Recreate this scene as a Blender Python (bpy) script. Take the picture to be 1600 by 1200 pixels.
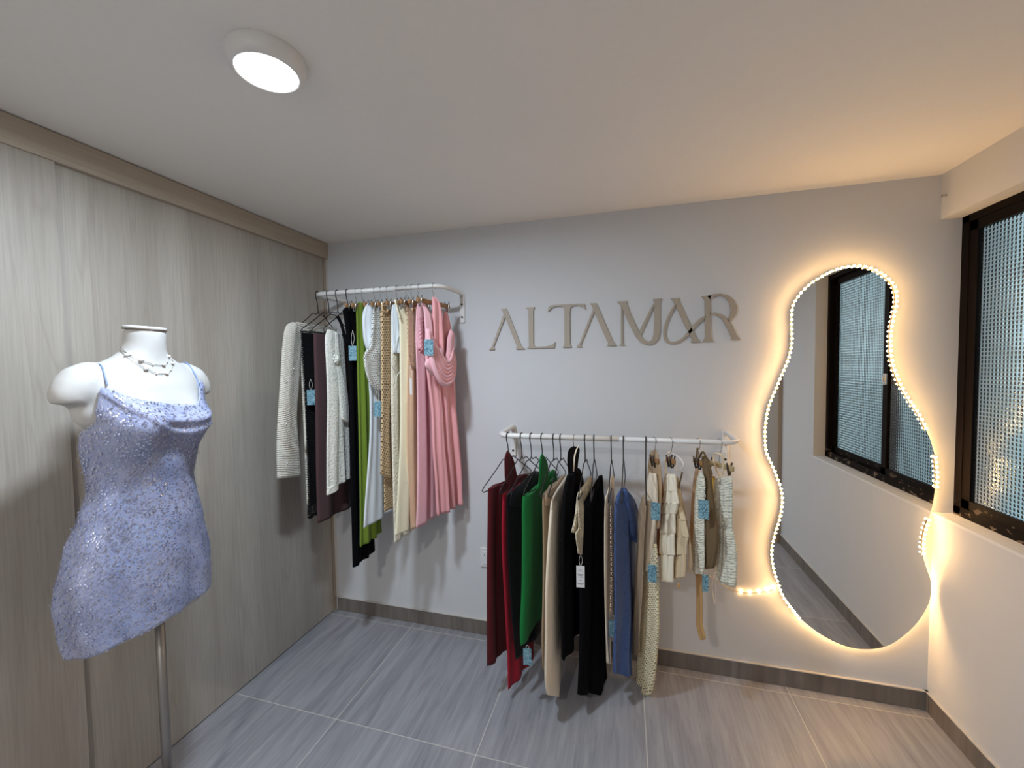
import bpy, bmesh, math, random
from math import sin, cos, pi, sqrt
from mathutils import Vector, Matrix
from mathutils.geometry import tessellate_polygon
from mathutils.bvhtree import BVHTree
random.seed(7)
for o in list(bpy.data.objects): bpy.data.objects.remove(o)
scn = bpy.context.scene
COL = scn.collection

# ------------------------------------------------------------------ camera
F, YAW, PITCH, ROLL = 634.0, -0.2696, -0.0414, -0.0139
CAM = Vector((1.7278, -2.1005, 1.5))
_fw = Vector((sin(YAW)*cos(PITCH), cos(YAW)*cos(PITCH), sin(PITCH)))
_ri = Vector((cos(YAW), -sin(YAW), 0)); _up = _ri.cross(_fw)
RI = _ri*cos(ROLL) + _up*sin(ROLL); UP = -_ri*sin(ROLL) + _up*cos(ROLL); FW = _fw
cd = bpy.data.cameras.new('camera'); cam = bpy.data.objects.new('camera', cd); COL.objects.link(cam)
cd.sensor_width = 36; cd.lens = F/1600*36; cd.clip_start = .02
cam.matrix_world = Matrix(((RI.x, UP.x, -FW.x, CAM.x), (RI.y, UP.y, -FW.y, CAM.y), (RI.z, UP.z, -FW.z, CAM.z), (0, 0, 0, 1)))
scn.camera = cam
scn.view_settings.view_transform = 'Standard'; scn.view_settings.look = 'None'
scn.view_settings.gamma = 1; scn.view_settings.use_curve_mapping = False
scn.view_settings.exposure = 0.10

# ------------------------------------------------------------------ world (evening sky beyond the window)
w = bpy.data.worlds.new('evening'); scn.world = w; w.use_nodes = True
w.node_tree.nodes['Background'].inputs[0].default_value = (.42, .56, .62, 1)
w.node_tree.nodes['Background'].inputs[1].default_value = 1.5

# room size
W, H, D = 2.983, 2.261, -3.3
LX, LY, LZ = .890, -1.272, 2.222           # ceiling lamp
LED = 108.0
# disk lights: the ceiling lamp, and an added fill behind the camera
def area(name, loc, size, power, color):
    l = bpy.data.lights.new(name, 'AREA'); l.shape = 'DISK'; l.size = size; l.energy = power; l.color = color
    o = bpy.data.objects.new(name, l); COL.objects.link(o); o.location = loc; return o
area('ceiling_lamp_light', (LX, LY, 2.214),  .14, 22, (.74, .87, 1.0))
area('rear_fill_light', (1.1, -2.85, 2.214), .14, 21, (1.0, .94, .88))  # added fill to brighten the room, no lamp in view there

def ray(u, v): return FW + RI*((u-800)/F) - UP*((v-600)/F)
def aty(u, v, y): d = ray(u, v); return CAM + d*((y-CAM.y)/d.y)
def atx(u, v, x): d = ray(u, v); return CAM + d*((x-CAM.x)/d.x)

# ------------------------------------------------------------------ materials
def lin(c): c /= 255; return c/12.92 if c <= .04045 else ((c+.055)/1.055)**2.4
def rgb(r, g, b, k=1.0):
    k = 1+(k-1)*.85 if k > 1 else k
    return tuple(min(.88, lin(x)*k) for x in (r, g, b)) + (1,)
MATS = {}
class NT:
    def __init__(s, name):
        s.m = bpy.data.materials.new(name); s.m.use_nodes = True; s.t = s.m.node_tree
        s.b = s.t.nodes['Principled BSDF']; s.out = s.t.nodes['Material Output']
    def n(s, typ, **kw):
        x = s.t.nodes.new(typ)
        for k, v in kw.items():
            if k.startswith('i_'): x.inputs[k[2:].replace('_', ' ')].default_value = v
            else: setattr(x, k, v)
        return x
    def l(s, a, b): s.t.links.new(a, b)
    def math(s, op, a, b=None):
        x = s.n('ShaderNodeMath', operation=op)
        for i, q in enumerate((a, b)):
            if q is None: continue
            if isinstance(q, (int, float)): x.inputs[i].default_value = q
            else: s.l(q, x.inputs[i])
        return x.outputs[0]
    def mix(s, f, a, b):
        x = s.n('ShaderNodeMix', data_type='RGBA')
        for q, i in ((f, 0), (a, 6), (b, 7)):
            if isinstance(q, (int, float, tuple)): x.inputs[i].default_value = q
            else: s.l(q, x.inputs[i])
        return x.outputs[2]
    def ramp(s, f, a, b):
        x = s.n('ShaderNodeMapRange'); s.l(f, x.inputs[0]); x.inputs[1].default_value = a; x.inputs[2].default_value = b
        return x.outputs[0]
    def map(s, coord, scale):
        tc = s.n('ShaderNodeTexCoord'); mp = s.n('ShaderNodeMapping'); s.l(tc.outputs[coord], mp.inputs[0])
        mp.inputs['Scale'].default_value = scale; return mp.outputs[0]
    def bump(s, h, st, dist=.002):
        x = s.n('ShaderNodeBump'); x.inputs['Strength'].default_value = st; x.inputs['Distance'].default_value = dist
        s.l(h, x.inputs['Height']); s.l(x.outputs[0], s.b.inputs['Normal']); return x

def plain(name, color, rough=.5, metal=0, emit=None, es=0, noise=0, nscale=30, coord='Object'):
    if name in MATS: return MATS[name]
    t = NT(name); t.b.inputs['Base Color'].default_value = color; t.b.inputs['Roughness'].default_value = rough
    t.b.inputs['Metallic'].default_value = metal
    tex = t.n('ShaderNodeTexNoise', i_Scale=nscale, i_Detail=4.0); t.l(t.map(coord, (1, 1, 1)), tex.inputs['Vector'])
    t.l(t.mix(t.math('MULTIPLY', tex.outputs[0], .12), color, tuple(c*.75 for c in color[:3])+(1,)), t.b.inputs['Base Color'])
    if noise: t.bump(tex.outputs[0], noise, .003)
    if emit: t.b.inputs['Emission Color'].default_value = emit; t.b.inputs['Emission Strength'].default_value = es
    MATS[name] = t.m; return t.m

def cloth(name, color, kind='plain', scale=1.0, rough=.85):
    if name in MATS: return MATS[name]
    t = NT(name); c2 = tuple(c*.7 for c in color[:3])+(1,)
    t.b.inputs['Roughness'].default_value = rough; t.b.inputs['Specular IOR Level'].default_value = .10 if sum(color[:3]) < .03 else .3
    uv = t.map('UV', (scale, scale, scale))
    try: t.b.inputs['Sheen Weight'].default_value = 0.08 if kind != 'black' else 0
    except KeyError: pass
    nz = t.n('ShaderNodeTexNoise', i_Scale=9.0, i_Detail=5.0); t.l(uv, nz.inputs['Vector'])
    colr = t.mix(t.math('MULTIPLY', nz.outputs[0], .3), color, c2)
    t.l(colr, t.b.inputs['Base Color'])
    if kind == 'plain':
        wv = t.n('ShaderNodeTexNoise', i_Scale=14.0, i_Detail=3.0); t.l(t.map('UV', (scale*1.6, scale*.35, 1)), wv.inputs['Vector'])
        t.bump(wv.outputs[0], .5, .006)
    elif kind == 'satin':
        t.b.inputs['Roughness'].default_value = .42
        wv = t.n('ShaderNodeTexNoise', i_Scale=12.0, i_Detail=3.0); t.l(t.map('UV', (1.8, .3, 1)), wv.inputs['Vector'])
        t.bump(wv.outputs[0], .6, .008)
    elif kind == 'knit':
        wv = t.n('ShaderNodeTexWave', bands_direction='Y', i_Scale=28.0*scale, i_Distortion=1.5, i_Detail=2.0); t.l(t.map('UV', (1, 1, 1)), wv.inputs['Vector'])
        vo = t.n('ShaderNodeTexVoronoi', i_Scale=160.0*scale); t.l(t.map('UV', (.6, 1, 1)), vo.inputs['Vector'])
        h = t.math('ADD', wv.outputs[1], t.math('MULTIPLY', vo.outputs[0], .5))
        t.bump(h, .9, .004)
    elif kind in ('crochet', 'lace', 'net'):
        cu, cv, rad = {'crochet': (.0105, .0095, .30), 'lace': (.014, .017, .34), 'net': (.013, .016, .40)}[kind]
        tc = t.n('ShaderNodeTexCoord'); su = t.n('ShaderNodeSeparateXYZ'); t.l(tc.outputs['UV'], su.inputs[0])
        vv = t.math('MULTIPLY', su.outputs[1], scale/cv); row = t.math('FLOOR', vv)
        uu = t.math('ADD', t.math('MULTIPLY', su.outputs[0], scale/cu), t.math('MULTIPLY', row, .5))
        du = t.math('SUBTRACT', t.math('FRACT', uu), .5); dv = t.math('SUBTRACT', t.math('FRACT', vv), .5)
        dd = t.math('SQRT', t.math('ADD', t.math('MULTIPLY', du, du), t.math('MULTIPLY', dv, dv)))
        ns = t.n('ShaderNodeTexNoise', i_Scale=60.0); t.l(uv, ns.inputs['Vector'])
        dd = t.math('ADD', dd, t.math('MULTIPLY', t.math('SUBTRACT', ns.outputs[0], .5), .22))
        t.bump(dd, .9, .004); hole = t.math('LESS_THAN', dd, rad)
        tr = t.n('ShaderNodeBsdfTransparent'); mx = t.n('ShaderNodeMixShader')
        t.l(hole, mx.inputs[0]); t.l(t.b.outputs[0], mx.inputs[1]); t.l(tr.outputs[0], mx.inputs[2]); t.l(mx.outputs[0], t.out.inputs[0])
    elif kind == 'chunky':
        wx = t.n('ShaderNodeTexWave', bands_direction='X', i_Scale=14.0*scale, i_Distortion=2.0); t.l(t.map('UV', (1, 1, 1)), wx.inputs['Vector'])
        vo = t.n('ShaderNodeTexVoronoi', i_Scale=75.0*scale, i_Randomness=.5); t.l(t.map('UV', (1, 1.3, 1)), vo.inputs['Vector'])
        h = t.math('SUBTRACT', t.math('MULTIPLY', wx.outputs[1], .5), vo.outputs[0]); t.bump(h, 1.0, .008)
    elif kind == 'sequin':
        vo = t.n('ShaderNodeTexVoronoi', i_Scale=130.0*scale, i_Randomness=1.0); t.l(t.map('UV', (1, 1, 1)), vo.inputs['Vector'])
        cm = t.n('ShaderNodeSeparateColor'); t.l(vo.outputs['Color'], cm.inputs[0])
        t.b.inputs['Roughness'].default_value = .35
        t.l(t.math('GREATER_THAN', cm.outputs[0], .93 if sum(color[:3]) > .05 else .985), t.b.inputs['Metallic'])
        t.bump(cm.outputs[1], .5, .004)
    elif kind == 'boucle':
        nz2 = t.n('ShaderNodeTexNoise', i_Scale=90.0*scale, i_Detail=3.0); t.l(t.map('UV', (1, 1, 1)), nz2.inputs['Vector'])
        t.bump(nz2.outputs[0], .9, .006)
    MATS[name] = t.m; return t.m

def wall_paint():
    t = NT('wall_paint'); c = (.65, .66, .675, 1)
    n1 = t.n('ShaderNodeTexNoise', i_Scale=2.2, i_Detail=5.0); t.l(t.map('Object', (1, 1, 1)), n1.inputs['Vector'])
    n2 = t.n('ShaderNodeTexNoise', i_Scale=140.0, i_Detail=2.0); t.l(t.map('Object', (1, 1, 1)), n2.inputs['Vector'])
    t.l(t.mix(n1.outputs[0], c, (.62, .63, .645, 1)), t.b.inputs['Base Color']); t.b.inputs['Roughness'].default_value = .75
    t.bump(n2.outputs[0], .08, .001); return t.m
def ceiling_paint():
    t = NT('ceiling_paint'); n2 = t.n('ShaderNodeTexNoise', i_Scale=60.0, i_Detail=2.0); t.l(t.map('Object', (1, 1, 1)), n2.inputs['Vector'])
    t.l(t.mix(n2.outputs[0], (.88, .86, .83, 1), (.85, .83, .80, 1)), t.b.inputs['Base Color']); t.b.inputs['Roughness'].default_value = .8
    t.bump(n2.outputs[0], .06, .001); return t.m
def laminate(name, c1, c2, c3, horizontal=False):
    t = NT(name); co = t.map('Object', (1, 1, 1))
    sc = (3, 3, .16) if not horizontal else (3, .16, 3)
    big = t.n('ShaderNodeTexNoise', i_Scale=2.0, i_Detail=3.0, i_Distortion=1.2); t.l(t.map('Object', sc), big.inputs['Vector'])
    wav = t.math('FRACT', t.math('MULTIPLY', big.outputs[0], 9.0))
    line = t.ramp(t.math('ABSOLUTE', t.math('SUBTRACT', wav, .5)), .36, .5)
    fs = (60, 60, 1.6) if not horizontal else (60, 1.6, 60)
    fine = t.n('ShaderNodeTexNoise', i_Scale=3.0, i_Detail=5.0); t.l(t.map('Object', fs), fine.inputs['Vector'])
    band = t.n('ShaderNodeTexNoise', i_Scale=4.0, i_Detail=2.0); t.l(t.map('Object', (1.4, 1.4, .12) if not horizontal else (1.4, .12, 1.4)), band.inputs['Vector'])
    a = t.mix(t.ramp(band.outputs[0], .35, .65), c1, c2)
    b = t.mix(t.math('MULTIPLY', t.ramp(fine.outputs[0], .35, .75), .45), a, c3)
    c = t.mix(t.math('MULTIPLY', line, .30), b, c3)
    t.l(c, t.b.inputs['Base Color']); t.b.inputs['Roughness'].default_value = .5
    t.bump(fine.outputs[0], .12, .001); return t.m
X1, TS = .5325, .6389
def floor_tile():
    t = NT('wood_look_tile'); tc = t.n('ShaderNodeTexCoord'); sp = t.n('ShaderNodeSeparateXYZ'); t.l(tc.outputs['Object'], sp.inputs[0])
    fx = t.math('FRACT', t.math('DIVIDE', t.math('ADD', sp.outputs[0], 10*TS-X1), TS))
    fy = t.math('FRACT', t.math('DIVIDE', t.math('ADD', sp.outputs[1], 10*.632+.0535), .632))
    ex = t.math('MINIMUM', fx, t.math('SUBTRACT', 1.0, fx)); ey = t.math('MINIMUM', fy, t.math('SUBTRACT', 1.0, fy))
    g = t.math('LESS_THAN', t.math('MINIMUM', ex, ey), .0032)
    cx = t.math('FLOOR', t.math('DIVIDE', t.math('ADD', sp.outputs[0], 10*TS-X1), TS)); cy = t.math('FLOOR', t.math('DIVIDE', t.math('ADD', sp.outputs[1], 6.3735), .632))
    off = t.math('ADD', t.math('MULTIPLY', cx, 7.31), t.math('MULTIPLY', cy, 3.77))
    cb = t.n('ShaderNodeCombineXYZ'); t.l(t.math('MULTIPLY', sp.outputs[0], 26.0), cb.inputs[0]); t.l(t.math('ADD', t.math('MULTIPLY', sp.outputs[1], 2.2), off), cb.inputs[1]); t.l(off, cb.inputs[2])
    n1 = t.n('ShaderNodeTexNoise', i_Scale=1.0, i_Detail=6.0, i_Distortion=.8); t.l(cb.outputs[0], n1.inputs['Vector'])
    cb2 = t.n('ShaderNodeCombineXYZ'); t.l(t.math('MULTIPLY', sp.outputs[0], 120.0), cb2.inputs[0]); t.l(t.math('ADD', t.math('MULTIPLY', sp.outputs[1], 6.0), off), cb2.inputs[1]); t.l(off, cb2.inputs[2])
    n2 = t.n('ShaderNodeTexNoise', i_Scale=1.0, i_Detail=4.0, i_Distortion=1.0); t.l(cb2.outputs[0], n2.inputs['Vector'])
    a = t.mix(t.ramp(n1.outputs[0], .3, .72), (.195, .198, .220, 1), (.335, .337, .365, 1))
    a2 = t.mix(t.math('MULTIPLY', t.ramp(n2.outputs[0], .35, .7), .35), a, (.42, .425, .455, 1))
    t.l(t.mix(g, a2, (.50, .49, .47, 1)), t.b.inputs['Base Color'])
    t.b.inputs['Roughness'].default_value = .36; t.bump(n2.outputs[0], .15, .001); return t.m
def base_tile():
    t = NT('skirting_tile'); n1 = t.n('ShaderNodeTexNoise', i_Scale=1.0, i_Detail=6.0); t.l(t.map('Object', (30, 30, 3)), n1.inputs['Vector'])
    t.l(t.mix(t.ramp(n1.outputs[0], .3, .7), (.135, .115, .10, 1), (.21, .185, .165, 1)), t.b.inputs['Base Color']); t.b.inputs['Roughness'].default_value = .5; return t.m
M_WALL, M_CEIL = wall_paint(), ceiling_paint()
M_LAM = laminate('pale_oak_laminate', (.37, .335, .29, 1), (.46, .425, .375, 1), (.28, .245, .205, 1))
M_HEAD = laminate('oak_header_laminate', (.40, .335, .265, 1), (.45, .385, .31, 1), (.33, .27, .205, 1), True)
M_JAMB = laminate('oak_jamb_laminate', (.36, .30, .235, 1), (.42, .355, .285, 1), (.30, .245, .19, 1))
M_FLOOR, M_BASE = floor_tile(), base_tile()
M_WHITE = plain('white_enamel', (.78, .77, .75, 1), .35)
M_SILL = plain('white_sill_paint', (.74, .75, .76, 1), .5, noise=.2)
M_GROUT = plain('pale_grout', (.55, .53, .50, 1), .8)
M_BLACK = plain('black_wire', (.012, .011, .012, 1), .4)
M_STEEL = plain('chrome_wire', (.55, .54, .53, 1), .25, 1)
M_PLAST = plain('ivory_plastic', (.72, .72, .72, 1), .35)

# ------------------------------------------------------------------ mesh helpers
def tag(o, label=None, cat=None, group=None, kind=None):
    if label: o['label'] = label
    if cat: o['category'] = cat
    if group: o['group'] = group
    if kind: o['kind'] = kind
    return o
def empty(name, loc, label, cat, group=None):
    o = bpy.data.objects.new(name, None); COL.objects.link(o); o.location = loc; o.empty_display_size = .05
    return tag(o, label, cat, group)
def link(name, bm, mat, parent=None, smooth=True):
    bmesh.ops.recalc_face_normals(bm, faces=bm.faces[:])
    me = bpy.data.meshes.new(name)
    if smooth:
        for f in bm.faces: f.smooth = True
    bm.to_mesh(me); bm.free()
    o = bpy.data.objects.new(name, me); COL.objects.link(o)
    if mat: me.materials.append(mat)
    if parent is not None:
        o.parent = parent
        root = parent; off = Vector(parent.location)
        while root.parent: root = root.parent; off += Vector(root.location)
        me.transform(Matrix.Translation(-off))
    return o
def NB():
    bm = bmesh.new(); return bm
def box(bm, x0, y0, z0, x1, y1, z1, bevel=0):
    r = bmesh.ops.create_cube(bm, size=1)
    for v in r['verts']: v.co = Vector(((x0+x1)/2+v.co.x*(x1-x0), (y0+y1)/2+v.co.y*(y1-y0), (z0+z1)/2+v.co.z*(z1-z0)))
    if bevel:
        es = list({e for v in r['verts'] for e in v.link_edges})
        bmesh.ops.bevel(bm, geom=es, offset=bevel, segments=2, affect='EDGES', profile=.5)
def struct(name, bm, m, parent=None, smooth=False):
    o = link(name, bm, m, parent, smooth)
    if parent is None: o['kind'] = 'structure'
    return o
def sbox(name, m, *a, parent=None, bevel=0):
    bm = NB(); box(bm, *a, bevel=bevel); return struct(name, bm, m, parent)
def tube(bm, pts, r, n=8, cyclic=False, flat=1.0):
    P = [Vector(p) for p in pts]; N = len(P); rr = r if isinstance(r, (list, tuple)) else [r]*N
    rings = []; up = None
    for i in range(N):
        a = P[i-1] if (i > 0 or cyclic) else P[i]; b = P[(i+1) % N] if (i < N-1 or cyclic) else P[i]
        t = (b-a).normalized() if (b-a).length > 1e-9 else Vector((0, 0, 1))
        if up is None: up = t.orthogonal().normalized()
        up = (up - t*up.dot(t)); up = up.normalized() if up.length > 1e-6 else t.orthogonal().normalized()
        s = t.cross(up)
        rings.append([bm.verts.new(P[i]+(up*cos(2*pi*k/n)+s*sin(2*pi*k/n)*flat)*rr[i]) for k in range(n)])
    for i in range(N-1 if not cyclic else N):
        A, B = rings[i], rings[(i+1) % N]
        for k in range(n): bm.faces.new((A[k], A[(k+1) % n], B[(k+1) % n], B[k]))
    if not cyclic: bm.faces.new(rings[0][::-1]); bm.faces.new(rings[-1])
def catmull(pts, k=6, cyclic=False):
    P = [Vector(p) for p in pts]; n = len(P); out = []
    for i in range(n if cyclic else n-1):
        g = lambda j: P[j % n] if cyclic else P[max(0, min(n-1, j))]
        a, b, c, d = g(i-1), g(i), g(i+1), g(i+2)
        for j in range(k):
            t = j/k; out.append(.5*((2*b)+(c-a)*t+(2*a-5*b+4*c-d)*t*t+(3*b-a-3*c+d)*t*t*t))
    if not cyclic: out.append(P[-1])
    return out
def ball(bm, c, r, seg=10, sc=(1, 1, 1)):
    m = Matrix.Translation(Vector(c)) @ Matrix.Diagonal((sc[0], sc[1], sc[2], 1))
    bmesh.ops.create_uvsphere(bm, u_segments=seg, v_segments=max(5, seg*2//3), radius=r, matrix=m)
def disc_lathe(bm, prof, c, n=40):
    rings = [[bm.verts.new((c[0]+r*cos(2*pi*k/n), c[1]+r*sin(2*pi*k/n), z)) for k in range(n)] for r, z in prof]
    for a, b in zip(rings, rings[1:]):
        for k in range(n): bm.faces.new((a[k], a[(k+1) % n], b[(k+1) % n], b[k]))
    bm.faces.new(rings[0][::-1]); bm.faces.new(rings[-1])
def ocyl(bm, a, b, r, n=16): tube(bm, [a, b], r, n)

# ------------------------------------------------------------------ room shell
sbox('floor', M_FLOOR, -.12, D-.1, -.05, W+.2, .12, 0)
sbox('ceiling', M_CEIL, -.12, D-.1, H, W+.3, .12, H+.06)
sbox('wall_back', M_WALL, -.12, 0, -.02, W+.25, .12, H+.01)
sbox('wall_front', M_WALL, -.12, D-.1, -.02, W+.25, D, H+.01)
# right wall with window opening
OY0, OZ0, OZ1, XF = -1.19, .861, 2.081, 3.053
bm = NB()
box(bm, W, D, -.02, W+.15, 0.02, OZ0)
box(bm, W, D, OZ1, W+.15, 0.02, H+.01)
box(bm, W, D, OZ0, W+.15, OY0, OZ1)
struct('wall_right', bm, M_WALL)
sbox('trim_1', M_SILL, W-.002, OY0, OZ0-.008, XF, 0, OZ0+.003)
# left wall: sliding oak doors with header
sbox('wall_left', M_JAMB, -.12, D, -.02, -.05, 0, H+.01)
sbox('trim_2', M_HEAD, -.05, D+.002, 2.167, .006, -.001, H-.004, bevel=.001)
d1 = sbox('door_1', M_LAM, -.045, -1.75, .006, -.016, -.026, 2.20)
d2 = sbox('door_2', M_LAM, -.03, D+.01, .006, -.002, -1.222, 2.175)
sbox('trim_3', M_JAMB, -.05, -.022, .0, -.012, 0, 2.168)
sbox('trim_4', plain('plaster_edge', (.6, .58, .55, 1), .7), -.012, -.004, .083, .002, 0, 2.168)
# tile skirting
def skirting(name, segs, axis):
    root = None
    for (a, b) in segs:
        bm = NB()
        if axis == 'x': box(bm, a+.001, -.009, .001, b-.001, 0, .083)
        else: box(bm, W-.009, a+.001, .001, W, b-.001, .083)
        if root is None: root = struct(name, bm, M_BASE)
        else: struct('skirting_tile', bm, M_BASE, root)
    bm = NB()
    if axis == 'x': box(bm, 0, -.006, 0, W, 0, .082); box(bm, 0.0, -.012, .083, W, 0, .0865)
    else: box(bm, W-.006, D, 0, W, -.01, .082); box(bm, W-.012, D, .083, W, 0, .0865)
    struct('grout', bm, M_GROUT, root)
skirting('baseboard_back', [(0, X1), (X1, X1+TS), (X1+TS, X1+2*TS), (X1+2*TS, X1+3*TS), (X1+3*TS, W)], 'x')
skirting('baseboard_right', [(-.025, -.009), (-.66, -.027), (-1.29, -.662), (-1.74, -1.292), (-2.5, -1.742), (D, -2.502)], 'y')
# wooden door leaf on the right wall, far side of the window (seen in the mirror)
bm = NB(); box(bm, W-.03, -2.62, 0, W, -2.54, 2.1); box(bm, W-.03, -1.84, 0, W, -1.76, 2.1); box(bm, W-.03, -2.62, 2.1, W, -1.76, 2.18)
dr = struct('door_3', bm, M_JAMB)
bm = NB(); box(bm, W-.02, -2.54, .01, W, -1.84, 2.1); struct('door_leaf', bm, M_LAM, dr)

# ------------------------------------------------------------------ window
def frame_mat():
    t = NT('brown_window_metal'); n1 = t.n('ShaderNodeTexNoise', i_Scale=22.0, i_Detail=6.0); t.l(t.map('Object', (1, 1, 2)), n1.inputs['Vector'])
    sp = t.n('ShaderNodeSeparateXYZ'); tc = t.n('ShaderNodeTexCoord'); t.l(tc.outputs['Object'], sp.inputs[0])
    low = t.ramp(sp.outputs[2], .935, .90)
    chip = t.math('MULTIPLY', t.math('GREATER_THAN', n1.outputs[0], .60), low)
    t.l(t.mix(chip, (.006, .004, .0035, 1), (.16, .12, .09, 1)), t.b.inputs['Base Color']); t.b.inputs['Roughness'].default_value = .45; t.b.inputs['Specular IOR Level'].default_value = .06; return t.m
M_FR = frame_mat()
def glass_mat(name, dist):
    t = NT(name); tc = t.n('ShaderNodeTexCoord'); sp = t.n('ShaderNodeSeparateXYZ'); t.l(tc.outputs['Object'], sp.inputs[0])
    k = pi/.0155
    sy = t.math('SINE', t.math('MULTIPLY', sp.outputs[1], k)); sz = t.math('SINE', t.math('MULTIPLY', sp.outputs[2], k))
    h = t.math('MULTIPLY', t.math('MULTIPLY', sy, sy), t.math('MULTIPLY', sz, sz))
    t.b.inputs['Base Color'].default_value = (.86, .93, .94, 1); t.b.inputs['Roughness'].default_value = .12
    t.b.inputs['Transmission Weight'].default_value = 1.0; t.b.inputs['IOR'].default_value = 1.45
    t.bump(h, 1.0, dist); return t.m
M_GL = glass_mat('patterned_glass', .0026); M_GLS = glass_mat('patterned_glass_room_side', .0005)
bm = NB(); x0, x1 = XF, XF+.05
ZB, ZT = .868, 2.092
for a in ((x0, OY0-.01, ZB-.02, x1, 0.002, ZB+.035), (x0, OY0-.01, ZT-.04, x1, .002, ZT), (x0, -.036, ZB, x1, .002, ZT), (x0, OY0-.01, ZB, x1, OY0+.03, ZT)): box(bm, *a, bevel=.002)
win = struct('window_1', bm, M_FR)
def sash(ya, yb, xo):
    bm = NB(); w_ = .042
    for a in ((xo, ya, ZB+.03, xo+.022, yb, ZB+.03+w_), (xo, ya, ZT-.04-w_*.9, xo+.022, yb, ZT-.04), (xo, ya, ZB+.03, xo+.022, ya+w_, ZT-.04), (xo, yb-w_, ZB+.03, xo+.022, yb, ZT-.04)): box(bm, *a, bevel=.0015)
    s = struct('window_sash', bm, M_FR, win)
    bm = NB(); box(bm, xo+.008, ya+.038, ZB+.066, xo+.013, yb-.038, ZT-.07); g = struct('window_pane', bm, M_GL, s); g.data.materials.append(M_GLS)
    for q in g.data.polygons:
        if q.normal.x < -.9: q.material_index = 1
    return s
sash(-.575, -.033, XF+.003); s2 = sash(OY0+.026, -.50, XF+.026)
bm = NB(); box(bm, XF-.006, -.56, 1.38, XF+.004, -.535, 1.44, bevel=.002); box(bm, XF-.014, -.553, 1.40, XF-.004, -.542, 1.42, bevel=.002); struct('window_latch', bm, M_STEEL, win)
# things outside the window: neighbouring wall with rails, seen blurred through the glass
bm = NB(); box(bm, 4.15, -3.2, -.5, 4.3, 2.2, 1.35); box(bm, 4.15, -3.2, 2.15, 4.3, 2.2, 2.45)
ow = struct('wall_outside', bm, plain('outside_render', (.55, .62, .64, 1), .8, noise=.3, nscale=5))
bm = NB()
for z in (1.5, 1.72, 1.96): box(bm, 3.9, -3, z, 3.94, 2.2, z+.05)
struct('trim_5', bm, plain('outside_rail', (.05, .07, .075, 1), .5))

# ------------------------------------------------------------------ ceiling lamp
def lamp(x, y, label):
    r = empty('ceiling_light', (x, y, H), label, 'ceiling light')
    bm = NB(); disc_lathe(bm, [(.086, H+.004), (.088, H-.004), (.087, H-.018), (.082, H-.030), (.074, H-.037), (.0695, H-.038), (.068, H-.034)], (x, y), 64); link('housing', bm, M_WHITE, r)
    bm = NB(); disc_lathe(bm, [(.0682, H-.030), (.0682, H-.0355), (.057, H-.0375), (.03, H-.0385)], (x, y), 64)
    link('diffuser', bm, plain('lit_diffuser', (.9, .9, .9, 1), .4, emit=(.93, .97, 1, 1), es=9), r)
lamp(LX, LY, 'round white surface mounted ceiling lamp, lit')
lamp(1.1, -2.85, 'added fill lamp behind the viewer, shaped like the round ceiling lamp')  # invented fixture that houses the added rear fill

# ------------------------------------------------------------------ wall sign
M_SIGN = plain('sand_acrylic', (.40, .345, .275, 1), .5)
M_SIGNE = plain('sand_acrylic_edge', (.16, .12, .09, 1), .6)
def sp(x, y): return aty(750+x/3.8095, 440+y/3.8077, 0)
def letter(polys, label):
    bm = NB(); cx = Vector((0, 0, 0)); n = 0
    for poly in polys:
        P = [sp(*q) for q in poly]
        for q in P: cx += q; n += 1
        A = [bm.verts.new((q.x, -.011, q.z)) for q in P]; B = [bm.verts.new((q.x, -.0005, q.z)) for q in P]
        for T in tessellate_polygon([[Vector((q.x, q.z, 0)) for q in P]]):
            bm.faces.new([A[j] for j in T]); bm.faces.new([B[j] for j in reversed(T)])
        for i in range(len(P)): bm.faces.new((A[i], A[(i+1) % len(P)], B[(i+1) % len(P)], B[i]))
    c = cx/n
    o = link('sign_letter', bm, M_SIGN, None, False); o.data.transform(Matrix.Translation((-c.x, 0, -c.z))); o.location = (c.x, 0, c.z)
    tag(o, label, 'sign letter', 'raised letters of the wall sign')
def smooth_poly(p, k=4): return [(v.x, v.y) for v in catmull([(a, b, 0) for a, b in p], k, True)]
letter([[(125,165),(160,162),(178,205),(247,380),(257,391),(268,398),(268,402),(218,403),(217,398),(222,388),(153,213),(90,375),(84,388),(90,400),(90,406),(58,407),(58,403),(74,388),(143,197),(136,175)]], 'first letter A at the left end of the tan wall sign')
letter([[(275,156),(327,153),(327,156),(319,168),(320,370),(326,384),(345,388),(400,385),(432,375),(449,360),(443,395),(283,398),(283,395),(293,383),(289,170),(275,159)]], 'tan letter L of the wall sign')
letter([[(412,150),(430,142),(500,137),(610,133),(622,134),(630,164),(626,166),(612,151),(580,143),(552,147),(540,158),(536,180),(537,370),(545,387),(545,391),(495,392),(495,388),(504,375),(503,180),(500,158),(486,149),(460,148),(430,158),(409,181),(405,178)]], 'tan letter T of the wall sign')
letter([[(653,131),(692,130),(700,145),(790,355),(812,378),(812,381),(757,383),(757,379),(763,370),(680,182),(610,355),(602,372),(608,386),(608,389),(576,390),(576,387),(592,370),(674,165),(665,145)]], 'second letter A of the tan wall sign, between T and M')
letter([[(838,148),(849,160),(850,365),(862,376),(862,379),(832,380),(832,377),(838,365)],
        [(817,120),(877,117),(877,121),(872,132),(905,215),(945,300),(960,325),(980,348),(1003,357),(1022,347),(1032,315),(1036,250),(1037,130),(1030,110),(1032,104),(1082,102),(1080,106),(1070,120),(1070,180),(1071,290),(1062,340),(1040,366),(1010,377),(980,374),(955,362),(925,328),(885,250),(848,165),(832,135),(817,124)],
        [(1028,135),(1038,140),(1000,225),(957,320),(944,300),(985,220)]], 'tan letter M of the wall sign with rounded right bowl')
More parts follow.
